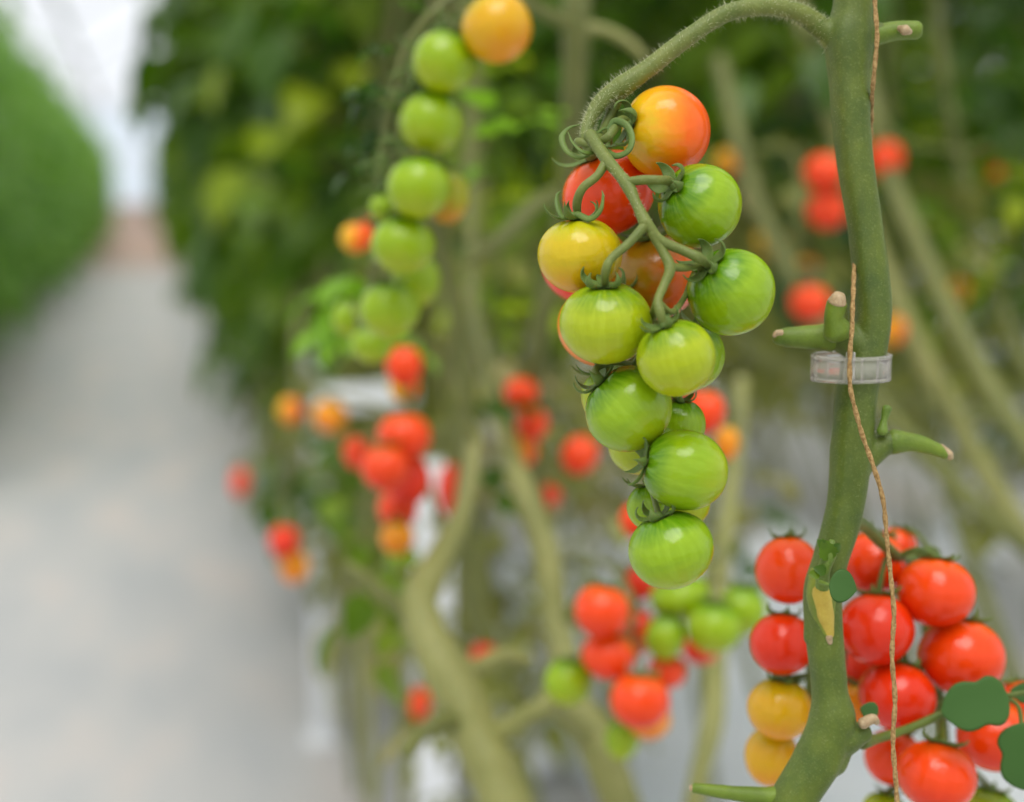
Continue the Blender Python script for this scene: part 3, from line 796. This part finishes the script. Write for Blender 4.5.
# left fruiting plant
pE = mid_plant('tomato plant bearing the lime and yellow string of fruit at upper left',
    [(452,-120,.88),(440,0,.95),(410,120,1.05),(440,240,1.15),(462,340,1.18),(468,440,1.18),(462,540,1.2),(480,640,1.2)],
    [.006,.006,.007,.008,.008,.008,.008,.008], M_OLIVE)
G3 = 'lime tomatoes of the left hanging truss'
cluster([
 (497,28,35,35,.725,'gold',(-.5,.85,0),'blurred yellow-orange tomato at the top edge, start of the left truss'),
 (444,62,31.5,31,.730,'leafgreen',(.4,.9,0),'blurred lime tomato, first green one below the yellow at the top edge'),
 (431,123,31.5,32,.735,'leafgreen',(.2,.95,0),'blurred lime tomato, second green one down the left truss'),
 (418,188,31.5,31,.740,'leafgreen',(0,.95,0),'blurred lime tomato, third green one down the left truss'),
 (447,196,22,28,.790,'turning',(0,.95,0),'blurred green tomato with an orange tinge right behind the third one'),
 (403,245,32,29,.755,'leafgreen',(0,.95,0),'blurred green tomato, fourth down the left truss'),
 (383,207,14,14,.770,'leafgreen',(0,.95,0),'tiny blurred green tomato left of the truss'),
 (389,310,30,28,.790,'leafgreen',(0,.95,0),'blurred green tomato near the lower tip of the left truss'),
 (416,280,24,28,.830,'leafgreen',(0,.95,0),'blurred yellowish green tomato behind the left truss tip'),
 (372,344,22,19,.850,'leafgreen',(0,.95,0),'dim green tomato at the very tip of the left truss'),
 (348,318,16,18,.880,'leafgreen',(0,.95,0),'dim green tomato left beside the truss tip'),
 ], G3, pE, [P(500,-60,.76), P(478,-25,.76), P(440,8,.75), P(412,40,.755), P(395,90,.765), P(385,140,.775), P(380,190,.78), P(378,240,.80), P(370,290,.83), P(360,330,.86)], rr=.0028, m=M_OLIVE)
branch(pE, [(448,-70,.9),(478,-60,.82),(500,-60,.76)], [.004,.003,.003])
leaves(pE, [(400,50,.77,-.6,.5,.2),(392,105,.78,-.9,.2,.1),(398,95,.78,-.4,.3,.2),(384,160,.80,-.9,.1,.2),(380,140,.79,-1,.3,.2),(420,20,.77,-.3,.9,.3),(388,75,.78,-.6,-.2,.1),(382,120,.78,-.5,-.5,.1)], M_LEAF, .010, pairs=2, ln=.022)
leaves(pE, [(365,275,1.0,-.6,.1,.7),(350,300,1.1,-.6,.0,.7),(352,322,1.05,-.6,.1,.9),(384,338,1.05,.3,.1,1.0),(345,290,1.1,-.6,.2,.6),(372,335,1.05,-.4,.2,.9)], M_LEAFB, .024, pairs=2, ln=.03)
mb = MB()
for k in range(70):
    t = random.random(); x = 455 - 80 * t ** .6 + random.uniform(-9, 9); y_ = 10 + 220 * t
    o = P(x, y_, .745 + .03 * t + random.uniform(-.01, .01)); a_ = D(random.uniform(-1, 1), random.uniform(-1, 1), random.uniform(-.5, .8)); b_ = D(random.uniform(-1, 1), random.uniform(-1, 1), 0)
    tube(mb, [o, o + a_ * .006 + b_ * .002, o + a_ * .009 + b_ * .007], [.0014, .0013, .0004], 6, 3)
part('dry_sepals', mb, M_SEPAL, pE, kind='stuff')
cluster([
 (355,238,15,15,.95,'orange',(0,.95,0),'blurred orange tomato left of the lime truss'),
 (374,233,14,16,.98,'scarlet',(0,.95,0),'blurred red-orange tomato touching the orange one left of the lime truss'),
 ], 'orange pair at left', pE, [P(400,200,1.05), P(380,208,1.0), P(365,215,.97)], rr=.002)
# red cluster left of centre on plant A
G4 = 'red tomatoes above the white post'
cluster([
 (404,366,18,21,.98,'scarlet',(0,.95,0),'blurred red tomato alone above the red cluster at left centre'),
 (404,386,15,17,1.04,'orange',(0,.95,0),'blurred orange-red tomato tucked under the lone red one'),
 (404,437,27,25,.97,'scarlet',(0,.95,0),'blurred red tomato, highest of the cluster above the white post'),
 (385,468,24,23,.96,'scarlet',(0,.95,0),'blurred red tomato at the left of the cluster above the white post'),
 (408,480,22,26,1.0,'red',(0,.95,0),'blurred deep red tomato in the cluster, left beside the post top'),
 (398,508,20,22,1.01,'scarlet',(0,.95,0),'blurred red tomato low in the cluster beside the post'),
 (397,538,17,17,1.0,'amber',(0,.95,0),'blurred amber tomato at the bottom of the red cluster'),
 (402,558,17,12,1.06,'leafgreen',(0,.95,0),'blurred lime tomato under the amber one'),
 (358,452,15,18,1.1,'scarlet',(0,.95,0),'faint pinkish red tomato left of the red cluster'),
 (452,490,15,28,1.25,'red',(0,.95,0),'blurred dull red tomato right of the white post top'),
 ], G4, pA, [P(474,440,1.05), P(440,350,1.05), P(410,345,1.03), P(408,405,1.03), P(400,430,1.03), P(395,480,1.04), P(392,530,1.05)], rr=.0025)
leaves(pA, [(430,425,1.05,.3,.3,.3),(460,450,1.1,.5,-.2,.4),(430,560,1.0,-.8,-.1,.7),(405,560,1.02,-.2,-.8,.9)], M_LEAF, .03)
# middle cluster
G5 = 'red and lime tomatoes of the low middle cluster'
cluster([
 (602,611,28,27,.83,'scarlet',(.2,.95,0),'blurred red tomato, top of the low middle cluster'),
 (608,656,27,24,.83,'scarlet',(.2,.95,0),'blurred red tomato, second down in the low middle cluster'),
 (640,701,30,28,.82,'scarlet',(.1,.95,0),'blurred red tomato, lowest and largest red in the middle cluster'),
 (649,719,22,20,.86,'amber',(.1,.95,0),'blurred amber tomato behind the lowest red one of the middle cluster'),
 (667,671,19,18,.88,'scarlet',(.1,.95,0),'blurred orange-red tomato right in the middle cluster'),
 (636,632,19,24,.91,'red',(.1,.95,0),'dark red tomato between the stalks of the middle cluster'),
 (568,682,24,24,.86,'leafgreen',(.1,.95,0),'blurred lime tomato left of the red ones in the middle cluster'),
 (622,740,17,20,.88,'leafgreen',(.1,.95,0),'blurred yellow-green tomato under the red ones in the middle'),
 (640,583,15,18,.93,'red',(.1,.95,0),'dull red tomato under the tip of the hanging truss'),
 ], G5, pB, [P(566,560,1.05), P(600,560,.98), P(622,580,.92), P(632,610,.89), P(630,660,.89), P(628,700,.89)], rr=.0022)
G6 = 'lime tomatoes right of the low middle cluster'
cluster([
 (680,597,30,23,.88,'leafgreen',(-.2,.95,0),'blurred lime tomato right under the tip of the hanging truss'),
 (665,638,20,23,.87,'leafgreen',(.1,.95,0),'blurred lime tomato beside the red ones, left of its group'),
 (714,628,28,26,.86,'leafgreen',(.1,.95,0),'blurred lime tomato, largest of the group left of the thick stem'),
 (742,610,24,25,.89,'leafgreen',(.1,.95,0),'blurred lime tomato closest to the red fruit by the thick stem'),
 (700,650,18,14,.94,'red',(.1,.95,0),'brownish red tomato peeping out under the lime group'),
 ], G6, pC, [P(724,545,1.17), P(715,560,1.0), P(705,580,.93), P(695,610,.93)], rr=.002)
G7 = 'single blurred red and orange tomatoes'
cluster([
 (637,520,17,18,.90,'scarlet',(.1,.95,0),'red tomato left behind the lowest green pair'),
 (707,412,18,22,.90,'scarlet',(.1,.95,0),'blurred red tomato right of the hanging truss'),
 (727,443,12,18,.93,'amber',(.1,.95,0),'blurred orange tomato just below the red one right of the truss'),
 (686,398,13,14,.95,'scarlet',(.1,.95,0),'red tomato glimpsed between the green fruit at the right rim'),
 ], G7, pC, [P(739,420,1.23), P(722,385,1.05), P(700,380,.98), P(670,420,.98), P(645,480,.98)], rr=.002)
cluster([
 (521,393,17,17,1.12,'scarlet',(.1,.95,0),'blurred pinkish red tomato, upper of the column left of the hanging truss'),
 (532,424,16,18,1.12,'scarlet',(.1,.95,0),'blurred red tomato in the column left of the hanging truss'),
 (525,450,13,16,1.16,'orange',(.1,.95,0),'blurred orange tomato at the foot of the column left of the truss'),
 (580,455,18,21,1.10,'scarlet',(.5,.85,0),'blurred red tomato by itself left of the lower green fruit'),
 (545,495,16,12,1.25,'red',(.1,.95,0),'dim red tomato between the olive stems'),
 ], G7, pD, [P(538,340,1.1), P(525,370,1.16), P(530,400,1.18), P(545,430,1.18), P(560,460,1.18)], rr=.002)
cluster([
 (484,655,13,13,1.15,'red',(.1,.95,0),'small dim red tomato right of the pale thick stem'),
 (420,703,10,17,1.3,'scarlet',(.1,.95,0),'faint red tomato left of the pale thick stem'),
 (290,410,12,14,1.5,'orange',(.1,.95,0),'faint orange tomato beneath the far white post top'),
 (330,416,17,17,1.4,'amber',(.1,.95,0),'faint amber tomato between the two white posts'),
 ], G7, pA, [P(440,520,1.02), P(400,420,1.2), P(330,395,1.4), P(290,390,1.5)], rr=.002)
leaves(pA, [(290,440,1.8,-.2,-.3,.3),(310,450,1.75,.3,-.3,.4),(345,490,1.6,.2,-.5,.6),(285,455,1.85,0,-.5,.2),(325,480,1.6,.3,-.3,.8),(300,425,1.8,.5,-.1,.4),(300,500,1.7,-.2,-.1,.5),(280,480,1.8,.2,0,.3)], M_LEAF, .034, pairs=2)
# withered leaf scraps and stalks that hang along the lower stems
def scraps(root, x0, x1, y0, y1, d0, d1, n, m=M_LEAFO, lf=.020, name='old_foliage'):
    mb = MB()
    for _ in range(n):
        o = P(random.uniform(x0, x1), random.uniform(y0, y1), random.uniform(d0, d1))
        compound_leaf(mb, o, rv(1), lf * 2.0, lf * random.uniform(.6, 1.4), random.random(), OUT_LOW, random.choice((1, 2)))
        if random.random() < .5:
            q_ = o + rv(.05) - Vector((0, 0, .05)); tube(mb, [o, (o + q_) / 2 + rv(.012), q_], [.0025, .002, .0015], 5, 3, tint=random.random())
    return part(name, mb, m, root, tint=True)
scraps(pB, 490, 640, 420, 720, 1.2, 2.2, 60)
scraps(pA, 395, 490, 560, 800, 1.1, 1.9, 34)
scraps(pD, 440, 600, 230, 520, 1.3, 2.3, 70)
scraps(pC, 690, 790, 440, 600, 1.3, 1.8, 16)
scraps(pD, 440, 620, 60, 330, 1.3, 2.2, 44, M_LEAF, .026, 'foliage')

# second plant line: stems that lean away to the right, with fruit
M_ST2 = M_PALE
diag = [
 ('tomato plant with a long stem leaning right of the clip, upper of several',[(860,40,1.55),(885,160,1.5),(930,270,1.42),(975,360,1.35),(1030,450,1.28),(1110,560,1.2)],.010,M_OLIVE),
 ('tomato plant with a broad pale stem leaning to the right edge',[(790,-20,1.75),(830,110,1.7),(880,260,1.6),(935,380,1.5),(990,480,1.4),(1060,590,1.3)],.011,M_PALE),
 ('tomato plant whose leaning stem passes behind the thick stem above the clip',[(720,60,1.6),(750,180,1.55),(790,270,1.5),(860,380,1.45),(940,470,1.4),(1040,560,1.3)],.009,M_OLIVE),
 ('tomato plant with a thin leaning stem in the dark at the upper right',[(930,-60,1.8),(945,90,1.75),(975,220,1.7),(1010,330,1.6),(1060,430,1.5)],.008,M_OLIVE),
 ('tomato plant with a low stem running flat to the right below the clip',[(690,120,1.9),(715,250,1.8),(745,340,1.75),(800,370,1.7),(900,400,1.65),(1000,420,1.6),(1100,450,1.55)],.008,M_OLIVE),
]
pd = []
for lab, path, r, m in diag:
    pd.append(mid_plant(lab, path, [r] * len(path), m))
cluster([
 (824,173,20,20,1.38,'scarlet',(.1,.95,0),'blurred red tomato left of the thick stem, upper of the pair'),
 (827,210,20,20,1.38,'scarlet',(.1,.95,0),'blurred red tomato left of the thick stem, lower of the pair'),
 (770,242,15,16,1.9,'orange',(.1,.95,0),'faint orange tomato between the truss and the thick stem'),
 (728,162,14,13,1.8,'orange',(.1,.95,0),'faint orange tomato beside the topmost orange fruit'),
 (810,303,20,19,1.35,'scarlet',(.1,.95,0),'blurred red tomato above the pointed cut stub'),
 (806,268,12,11,1.9,'orange',(.1,.95,0),'faint orange tomato above the stub, over the red one'),
 (892,330,14,16,1.5,'orange',(.1,.95,0),'blurred orange tomato peeping out right above the clip'),
 ], 'blurred tomatoes behind the upper stem', pd[2], [P(745,150,1.56), P(790,150,1.4), P(800,190,1.3), P(795,250,1.3), P(800,290,1.35)], rr=.0022)
cluster([
 (886,160,17,20,1.5,'scarlet',(.1,.95,0),'blurred pinkish red tomato just right of the thick stem'),
 (990,168,14,16,1.9,'scarlet',(.1,.95,0),'dim orange-red tomato against dark leaves at the far upper right'),
 (958,290,12,12,2.1,'orange',(.1,.95,0),'faint brownish orange tomato low at the upper right'),
 ], 'blurred tomatoes behind the upper stem', pd[0], [P(875,110,1.52), P(900,140,1.45), P(960,150,1.5), P(985,145,1.5)], rr=.0022)
leaves(pd[4], [(740,500,1.5,.6,0,.3),(750,470,1.5,-.4,.3,.4),(720,520,1.5,.5,-.4,.3)], M_LEAF, .03)

scraps(pd[0], 880, 1060, 180, 400, 1.5, 2.4, 50)
scraps(pd[1], 900, 1080, 360, 520, 1.4, 2.2, 34)
scraps(pd[2], 700, 830, 120, 400, 1.6, 2.4, 40)
scraps(pd[4], 700, 1000, 330, 420, 1.7, 2.6, 40)
scraps(pd[0], 860, 1060, 60, 300, 1.6, 2.4, 40, M_LEAF, .03, 'foliage')
# a lone far cluster over the aisle edge
pF = mid_plant('thin tomato plant stem hanging at the aisle edge with two small fruit', [(300,300,2.0),(296,400,1.9),(290,470,1.85),(288,520,1.8)], [.006,.005,.004,.003], M_OLIVE)
cluster([
 (284,541,15,17,1.35,'red',(.1,.95,0),'faint red tomato dangling at the aisle edge'),
 (294,566,15,17,1.37,'amber',(.1,.95,0),'faint amber tomato under the red one at the aisle edge'),
 (240,482,9,15,1.9,'scarlet',(.1,.95,0),'very faint red tomato farthest left over the grey aisle'),
 ], 'faint tomatoes at the aisle edge', pF, [P(290,470,1.85), P(280,480,1.6), P(284,515,1.45)], rr=.0018)

# ------------------------------------------------------------------ generic row plants
def plant_variant(seed, z0, z1, rad, count, lf, tint=(0.2, 0.7), pairs=3, lean=0.9, low=0, lowz=(.55, 1.35), extra=0):
    rnd_state = random.getstate(); random.seed(seed)
    f = MB(); s = MB()
    path = [Vector((random.uniform(-.03, .03), -lean, 0.06)), Vector((.03, -lean * .6, z0 * .35)), Vector((-.02, -lean * .2, z0 * .75)), Vector((0, 0, z0 + .1))]
    z = z0 + .1
    while z < z1: z += .4; path.append(Vector((random.uniform(-.03, .03), random.uniform(-.03, .03), z)))
    tube(s, path, [.010, .010, .010] + [.008] * (len(path) - 3), 8, 3)
    e = MB(); lo = MB()
    for k in range(extra):
        x = random.uniform(-.14, .14); zz = random.uniform(.55, 1.0); ly = random.uniform(-1.2, 1.2)
        tube(e, [Vector((x, ly, .5 * random.random() + .1)), Vector((x + random.uniform(-.1, .1), ly * .4, zz)), Vector((x * .6, random.uniform(-.2, .2), 1.35)), Vector((x * .4, random.uniform(-.1, .1), 1.9))], [.009, .009, .008, .006], 8, 4)
    for k in range(low):
        z = random.uniform(*lowz); a = random.uniform(0, 6.28)
        d = Vector((math.cos(a), math.sin(a), random.uniform(-.8, .2)))
        compound_leaf(lo, Vector((random.uniform(-.1, .1), random.uniform(-.3, .3), z)), d, rad * .5, lf * .8, random.random(), OUT_LOW, 2)
    for k in range(count):
        z = z0 + (z1 - z0) * (k + random.random()) / count
        a = k * 2.4 + random.uniform(-.4, .4)
        d = Vector((math.cos(a), math.sin(a), random.uniform(-.1, .5)))
        compound_leaf(f, Vector((0, 0, z)) + d * rad * .15, d, rad * random.uniform(.7, 1.15), lf, random.triangular(*tint), OUT_LOW, pairs)
    random.setstate(rnd_state)
    return s.mesh('stem', M_OLIVE), f, e, lo
def make_variants(tag_, z0, z1, rad, count, lf, m, n=3, **kw):
    out = []
    for i in range(n):
        s, f, e, lo = plant_variant(100 * n + i * 17 + int(z0 * 50), z0, z1, rad, count, lf, **kw)
        out.append((s, f.mesh('foliage', m, tint=True), e.mesh('old_stem', M_PALE) if e.v else None, lo.mesh('old_foliage', M_LEAFO, tint=True) if lo.v else None))
    return out
V_NEAR = make_variants('near', 1.28, 3.0, .34, 66, .075, M_LEAF, tint=(0.0, 1.0), low=26, extra=5)
V_SECOND = make_variants('second', 1.34, 3.0, .36, 66, .075, M_LEAF, tint=(0.0, 1.0), low=16, lowz=(.85, 1.35), extra=2)
V_CLEAR = make_variants('clear', 1.40, 3.0, .36, 66, .075, M_LEAF, tint=(0.0, 1.0), low=5, lowz=(1.15, 1.4), extra=0)
V_AISLE = make_variants('aisle', .80, 3.1, .36, 84, .080, M_LEAF, tint=(0.0, 1.0), low=10, lowz=(.4, .9), extra=2)
V_FAR = make_variants('far', .70, 3.1, .48, 70, .14, M_LEAF, tint=(0.0, 0.85), pairs=2)
V_LEFT = make_variants('left', .50, 3.10, .55, 90, .14, M_LEAFL, tint=(0.0, 1.0), pairs=2, low=26, lowz=(.1, .85))
V_BACK = make_variants('back', 1.40, 3.0, .42, 88, .11, M_LEAF, tint=(0.0, 0.95), pairs=2, lean=1.3, low=26, lowz=(.72, 1.4), extra=4)
V_GAP = make_variants('gap', 1.50, 3.0, .42, 80, .11, M_LEAF, tint=(0.0, 0.95), pairs=2, lean=.15)
V_DEEP = make_variants('deep', .35, 3.0, .5, 80, .13, M_LEAF, tint=(0.0, 0.95), pairs=2, lean=1.0)
def put(vs, x, y, label, group, sc=1.0, k=[0]):
    k[0] += 1
    s, f, e, lo = vs[k[0] % len(vs)]
    r = thing('tomato_plant', (x, y, 0), label, 'tomato plant', group)
    r.rotation_euler.z = math.pi if (k[0] // 3) % 2 and False else 0.0
    r.scale = (sc, sc, 1)
    link('stem', s, r); fo = link('foliage', f, r)
    fo.rotation_euler.z = k[0] * 1.7
    if e: link('old_stem', e, r)
    if lo:
        q_ = link('old_foliage', lo, r); q_.rotation_euler.z = (k[0] % 2) * math.pi
    return r
y = 2.3
while y < 11.5:
    near = y < 4.0
    put(V_NEAR if near else V_AISLE, (.50 if y < 4.5 else .66) + random.uniform(-.04, .04), y, 'dark leafy tomato plant right of the aisle with bare lower stem' if near else 'leafy tomato plant lining the right side of the aisle', 'leafy plants right of the aisle' + (', near' if near else ''))
    y += .42
while y < 52:
    put(V_FAR, 1.0, y, 'distant leafy plant in the right row far down the aisle', 'distant plants of the right row'); y += .95
y = 1.75
while y < 9:
    put(V_CLEAR if y < 2.4 else V_SECOND, 1.02 + random.uniform(-.05, .05), y, 'leafy plant of the second line behind the hanging truss', 'leafy plants of the second line'); y += .5
y = 1.6
while y < 13:
    put(V_GAP if 3.4 < y < 5.4 else V_BACK, 2.55 + random.uniform(-.06, .06), y, 'leafy plant in the next row seen behind the thick stem', 'leafy plants of the next row'); y += .55
y = 3.5
while y < 20:
    put(V_DEEP, 4.6 + random.uniform(-.1, .1), y, 'leafy plant in the farther right row, strongly blurred', 'leafy plants of the farther rows'); y += .8
y = 5.0
while y < 24:
    put(V_DEEP, 7.0, y, 'dim leafy plant in the last visible right row', 'leafy plants of the last row'); y += 1.0
y = 7.0
while y < 54:
    put(V_LEFT, -1.52 + random.uniform(-.1, .06), y, 'leafy tomato plant in the row left of the aisle', 'leafy plants left of the aisle'); y += .8
# a leafy shoot that reaches over the aisle
r = thing('tomato_plant', (.40, 3.4, 0), 'leafy plant whose pointed leaves reach over the aisle against the bright gap', 'tomato plant')
mb = MB(); tube(mb, [Vector((.42, 3.0, .05)), Vector((.40, 3.2, .9)), Vector((.40, 3.4, 1.5)), Vector((.36, 3.4, 2.6))], [.01, .01, .008, .006], 8, 4); part('stem', mb, M_OLIVE, r)
mb = MB()
for z, ln, t in ((1.74, .36, .55), (1.80, .34, .4), (1.95, .27, .4), (2.1, .30, .3), (2.3, .34, .6), (1.62, .24, .3), (1.50, .20, .5), (1.40, .22, .4), (2.2,.3,.3), (1.3,.22,.3)):
    for dy in (-.35, .25):
        compound_leaf(mb, Vector((.36, 3.4, z)), Vector((-1, dy, .30)), ln, .10, t, OUT_FINE, 3)
for px_, py_, tx, ty, l_ in ((205,10,-1,.25,.13),(205,40,-1,.15,.12),(200,55,-1,.0,.13),(205,85,-1,.2,.15),(205,100,-1,.0,.12),(215,20,-1,-.2,.13),(215,70,-1,.3,.15),(205,-20,-1,.1,.13),(215,120,-1,.0,.10)):
    compound_leaf(mb, P(px_, py_, 3.35 + random.uniform(-.1, .1)), D(tx, ty, random.uniform(-.3, .3)), l_, .062, random.uniform(.3, .7), OUT_FINE, 3)
part('foliage', mb, M_LEAF, r, tint=True)

# ------------------------------------------------------------------ posts, film, slabs
def post(x, y, w, top, label, arm=None):
    r = thing('support_post', (x, y, 0), label, 'post', 'white posts')
    mb = MB(); box(mb, (x - w/2, y - w/2, 0.01), (x + w/2, y + w/2, top)); bevel(part('post_tube', mb, M_WHITE, r, smooth=False), .003)
    mb = MB(); box(mb, (x - w, y - w, 0), (x + w, y + w, .012)); bevel(part('foot_plate', mb, M_WHITE, r, smooth=False), .002)
    if arm:
        mb = MB(); box(mb, (x - .02, y - .02, top - .045), (x + arm, y + .02, top)); bevel(part('cross_arm', mb, M_WHITE, r, smooth=False), .003)
    return r
g = P(433,497,1.72); post(g.x, g.y, .041, P(433,462,1.72).z, 'white upright post beside the blurred red cluster')
g = P(318,500,3.5); post(g.x, g.y, .042, P(308,345,3.5).z, 'farther white post at the aisle edge left of the red cluster')
g = P(345,397,2.3)
r = thing('cross_bar', g, 'short white horizontal bar behind the lone red tomato at left', 'bar')
mb = MB(); tube(mb, [P(325,400,2.3), P(405,394,2.2)], .021, 12, 2); part('bar_tube', mb, M_WHITE, r)
mb = MB(); tube(mb, [P(405,394,2.2), P(408,394,2.2)], .025, 12, 2); part('end_cap', mb, M_FRAME, r)

def sheet(name, x0, x1, y0, y1, z, m, seed):
    mb = MB(); nx, ny = 14, 40; vs = []; fs = []
    for j in range(ny + 1):
        for i in range(nx + 1):
            x = x0 + (x1 - x0) * i / nx; yy = y0 + (y1 - y0) * j / ny
            e = .03 * noise.noise(Vector((yy * 2, seed, 0))) if i in (0, nx) else 0
            vs.append((x + e, yy, z + .006 * (1 + noise.noise(Vector((x * 6, yy * 4, seed))))))
    for j in range(ny):
        for i in range(nx):
            a = j * (nx + 1) + i; fs.append((a, a + 1, a + nx + 2, a + nx + 1))
    mb.add(vs, fs)
    o = link(name, mb.mesh(name, m)); return o
o = sheet('floor_film', .95, 2.15, .5, 5.2, .006, M_FILM, 1); tag(o, 'white plastic film spread on the ground under the near row', None, kind='structure')
o = sheet('floor_film', 4.3, 5.0, 3, 18, .006, M_FILM, 5); tag(o, 'white plastic film under the farther row', None, kind='structure')

def slab(c, yaw, ln, w, h, label):
    r = thing('grow_slab', c, label, 'grow bag', 'white grow bags')
    r.rotation_euler.z = yaw
    mb = MB(); vs = []; fs = []; nx, ns = 24, 20
    for i in range(nx + 1):
        t = i / nx; x = (t - .5) * ln; k = min(1, min(t, 1 - t) * 14 + .25) ** .5
        for s in range(ns):
            a = 2 * math.pi * s / ns
            ca, sa = math.cos(a), math.sin(a)
            yy = w / 2 * math.copysign(abs(ca) ** .5, ca); zz = h / 2 * (1 + math.copysign(abs(sa) ** .5, sa) * k) * (1 + .03 * noise.noise(Vector((x * 9, a, 3))))
            vs.append((x, yy, max(0.002, zz)))
    for i in range(nx):
        for s in range(ns):
            s2 = (s + 1) % ns; fs.append((i*ns+s, (i+1)*ns+s, (i+1)*ns+s2, i*ns+s2))
    fs.append(tuple(range(ns))); fs.append(tuple(reversed([nx*ns+s for s in range(ns)])))
    mb.add(vs, fs)
    link('bag', mb.mesh('bag', M_SLAB), r)
    mb = MB()
    for x in (-ln * .3, 0, ln * .3):
        box(mb, (x - .05, -.05, h - .004), (x + .05, .05, h + .06))
    bevel(link('planting_block', mb.mesh('planting_block', M_WHITE, smooth=False), r), .01)
    return r
g = P(865,560,5.2); g.z = .012
slab(g, -YAW, .98, .22, .12, 'white grow bag lying crosswise on the grey floor behind the red fruit')
for i, (px, py) in enumerate(((455,640),(470,700),(600,560))):
    dd = 1.35 * FPX / (py - 200 + 20); g = P(px, py, dd); g.z = .012
    slab(g, math.pi/2, .9, .20, .09, ['white grow bag glimpsed right of the pale thick stem, upper', 'white grow bag glimpsed right of the pale thick stem, lower', 'white grow bag glimpsed left of the low middle cluster'][i])
# pots and far pale lumps are left to the rows themselves

# ------------------------------------------------------------------ the greenhouse
mb = MB(); mb.add([(-14, -6, 0), (30, -6, 0), (30, 60, 0), (-14, 60, 0)], [(0, 1, 2, 3)])
o = link('floor', mb.mesh('floor', M_FLOOR)); o['kind'] = 'structure'; o['label'] = 'grey woven ground cover of the aisle, tan at the far end'
mb = MB(); box(mb, (-14, 58, 0), (30, 58.3, 1.15))
o = link('wall_back', mb.mesh('wall_back', M_WALL, smooth=False)); o['kind'] = 'structure'; o['label'] = 'low tan wall closing the far end of the aisle'
mb = MB(); box(mb, (-14, 58.1, 1.15), (30, 58.12, 5.0))
o = link('window_1', mb.mesh('window_1', M_GLASS, smooth=False)); o['kind'] = 'structure'; o['label'] = 'glazed end wall of the greenhouse'
mb = MB()
for i in range(23): x = -14 + i * 2; box(mb, (x - .04, 58.02, 1.15), (x + .04, 58.2, 5.0))
for z in (1.2, 3.1, 5.0): box(mb, (-14, 58.03, z - .04), (30, 58.19, z + .04))
f = link('window_frame', mb.mesh('window_frame', M_FRAME, smooth=False), o)
k = 0
for yy in range(12, 58, 8):
    k += 1
    mb = MB(); tube(mb, [Vector((x, yy, 4.6 + 1.3 * abs(math.sin((x + 14) / 6.4 * math.pi)))) for x in [-14 + .8 * i for i in range(40)]], .045, 8, 1)
    o = link(f'trim_{k}', mb.mesh(f'trim_{k}', M_FRAME)); o['kind'] = 'structure'; o['label'] = 'arched grey roof rib of the greenhouse'
for x in (-7.6, -1.2, 5.2):
    k += 1
    mb = MB(); box(mb, (x - .05, -6, 4.5), (x + .05, 58, 4.58))
    o = link(f'trim_{k}', mb.mesh(f'trim_{k}', M_FRAME, smooth=False)); o['kind'] = 'structure'; o['label'] = 'long grey roof gutter beam'

# ------------------------------------------------------------------ light: bright overcast sky through the roof, plus a very soft sun
w = bpy.data.worlds.new('world'); SC.world = w; w.use_nodes = True
nt = w.node_tree; bg = nt.nodes['Background']; L = nt.links
tc = N(nt, 'ShaderNodeTexCoord'); sep = N(nt, 'ShaderNodeSeparateXYZ'); L.new(tc.outputs['Generated'], sep.inputs[0])
c = ramp(nt, [(0.48, (0.42, 0.42, 0.38)), (0.50, (0.90, 0.94, 1.0)), (0.75, (1.0, 1.0, 1.0)), (1.0, (1.0, 0.98, 0.95))], mathn(nt, 'MULTIPLY_ADD', sep.outputs[2], 0.5)).outputs[0]
# MULTIPLY_ADD needs its third input
for n_ in nt.nodes:
    if n_.type == 'MATH' and n_.operation == 'MULTIPLY_ADD': n_.inputs[1].default_value = .5; n_.inputs[2].default_value = .5
L.new(c, bg.inputs[0]); bg.inputs[1].default_value = 0.98
sd = bpy.data.lights.new('sun', 'SUN'); sd.energy = 2.1; sd.angle = math.radians(38); sd.color = (1.0, .97, .92)
so = bpy.data.objects.new('sun', sd); COL.objects.link(so)
so.rotation_euler = (Vector((-.16, -.42, 1.0))).to_track_quat('Z', 'Y').to_euler()

vs_ = SC.view_settings
vs_.view_transform = 'Standard'; vs_.look = 'None'; vs_.gamma = 1.0; vs_.use_curve_mapping = False; vs_.exposure = 0.15
SC.cycles.max_bounces = 8; SC.cycles.transparent_max_bounces = 8
SC.cycles.use_denoising = True
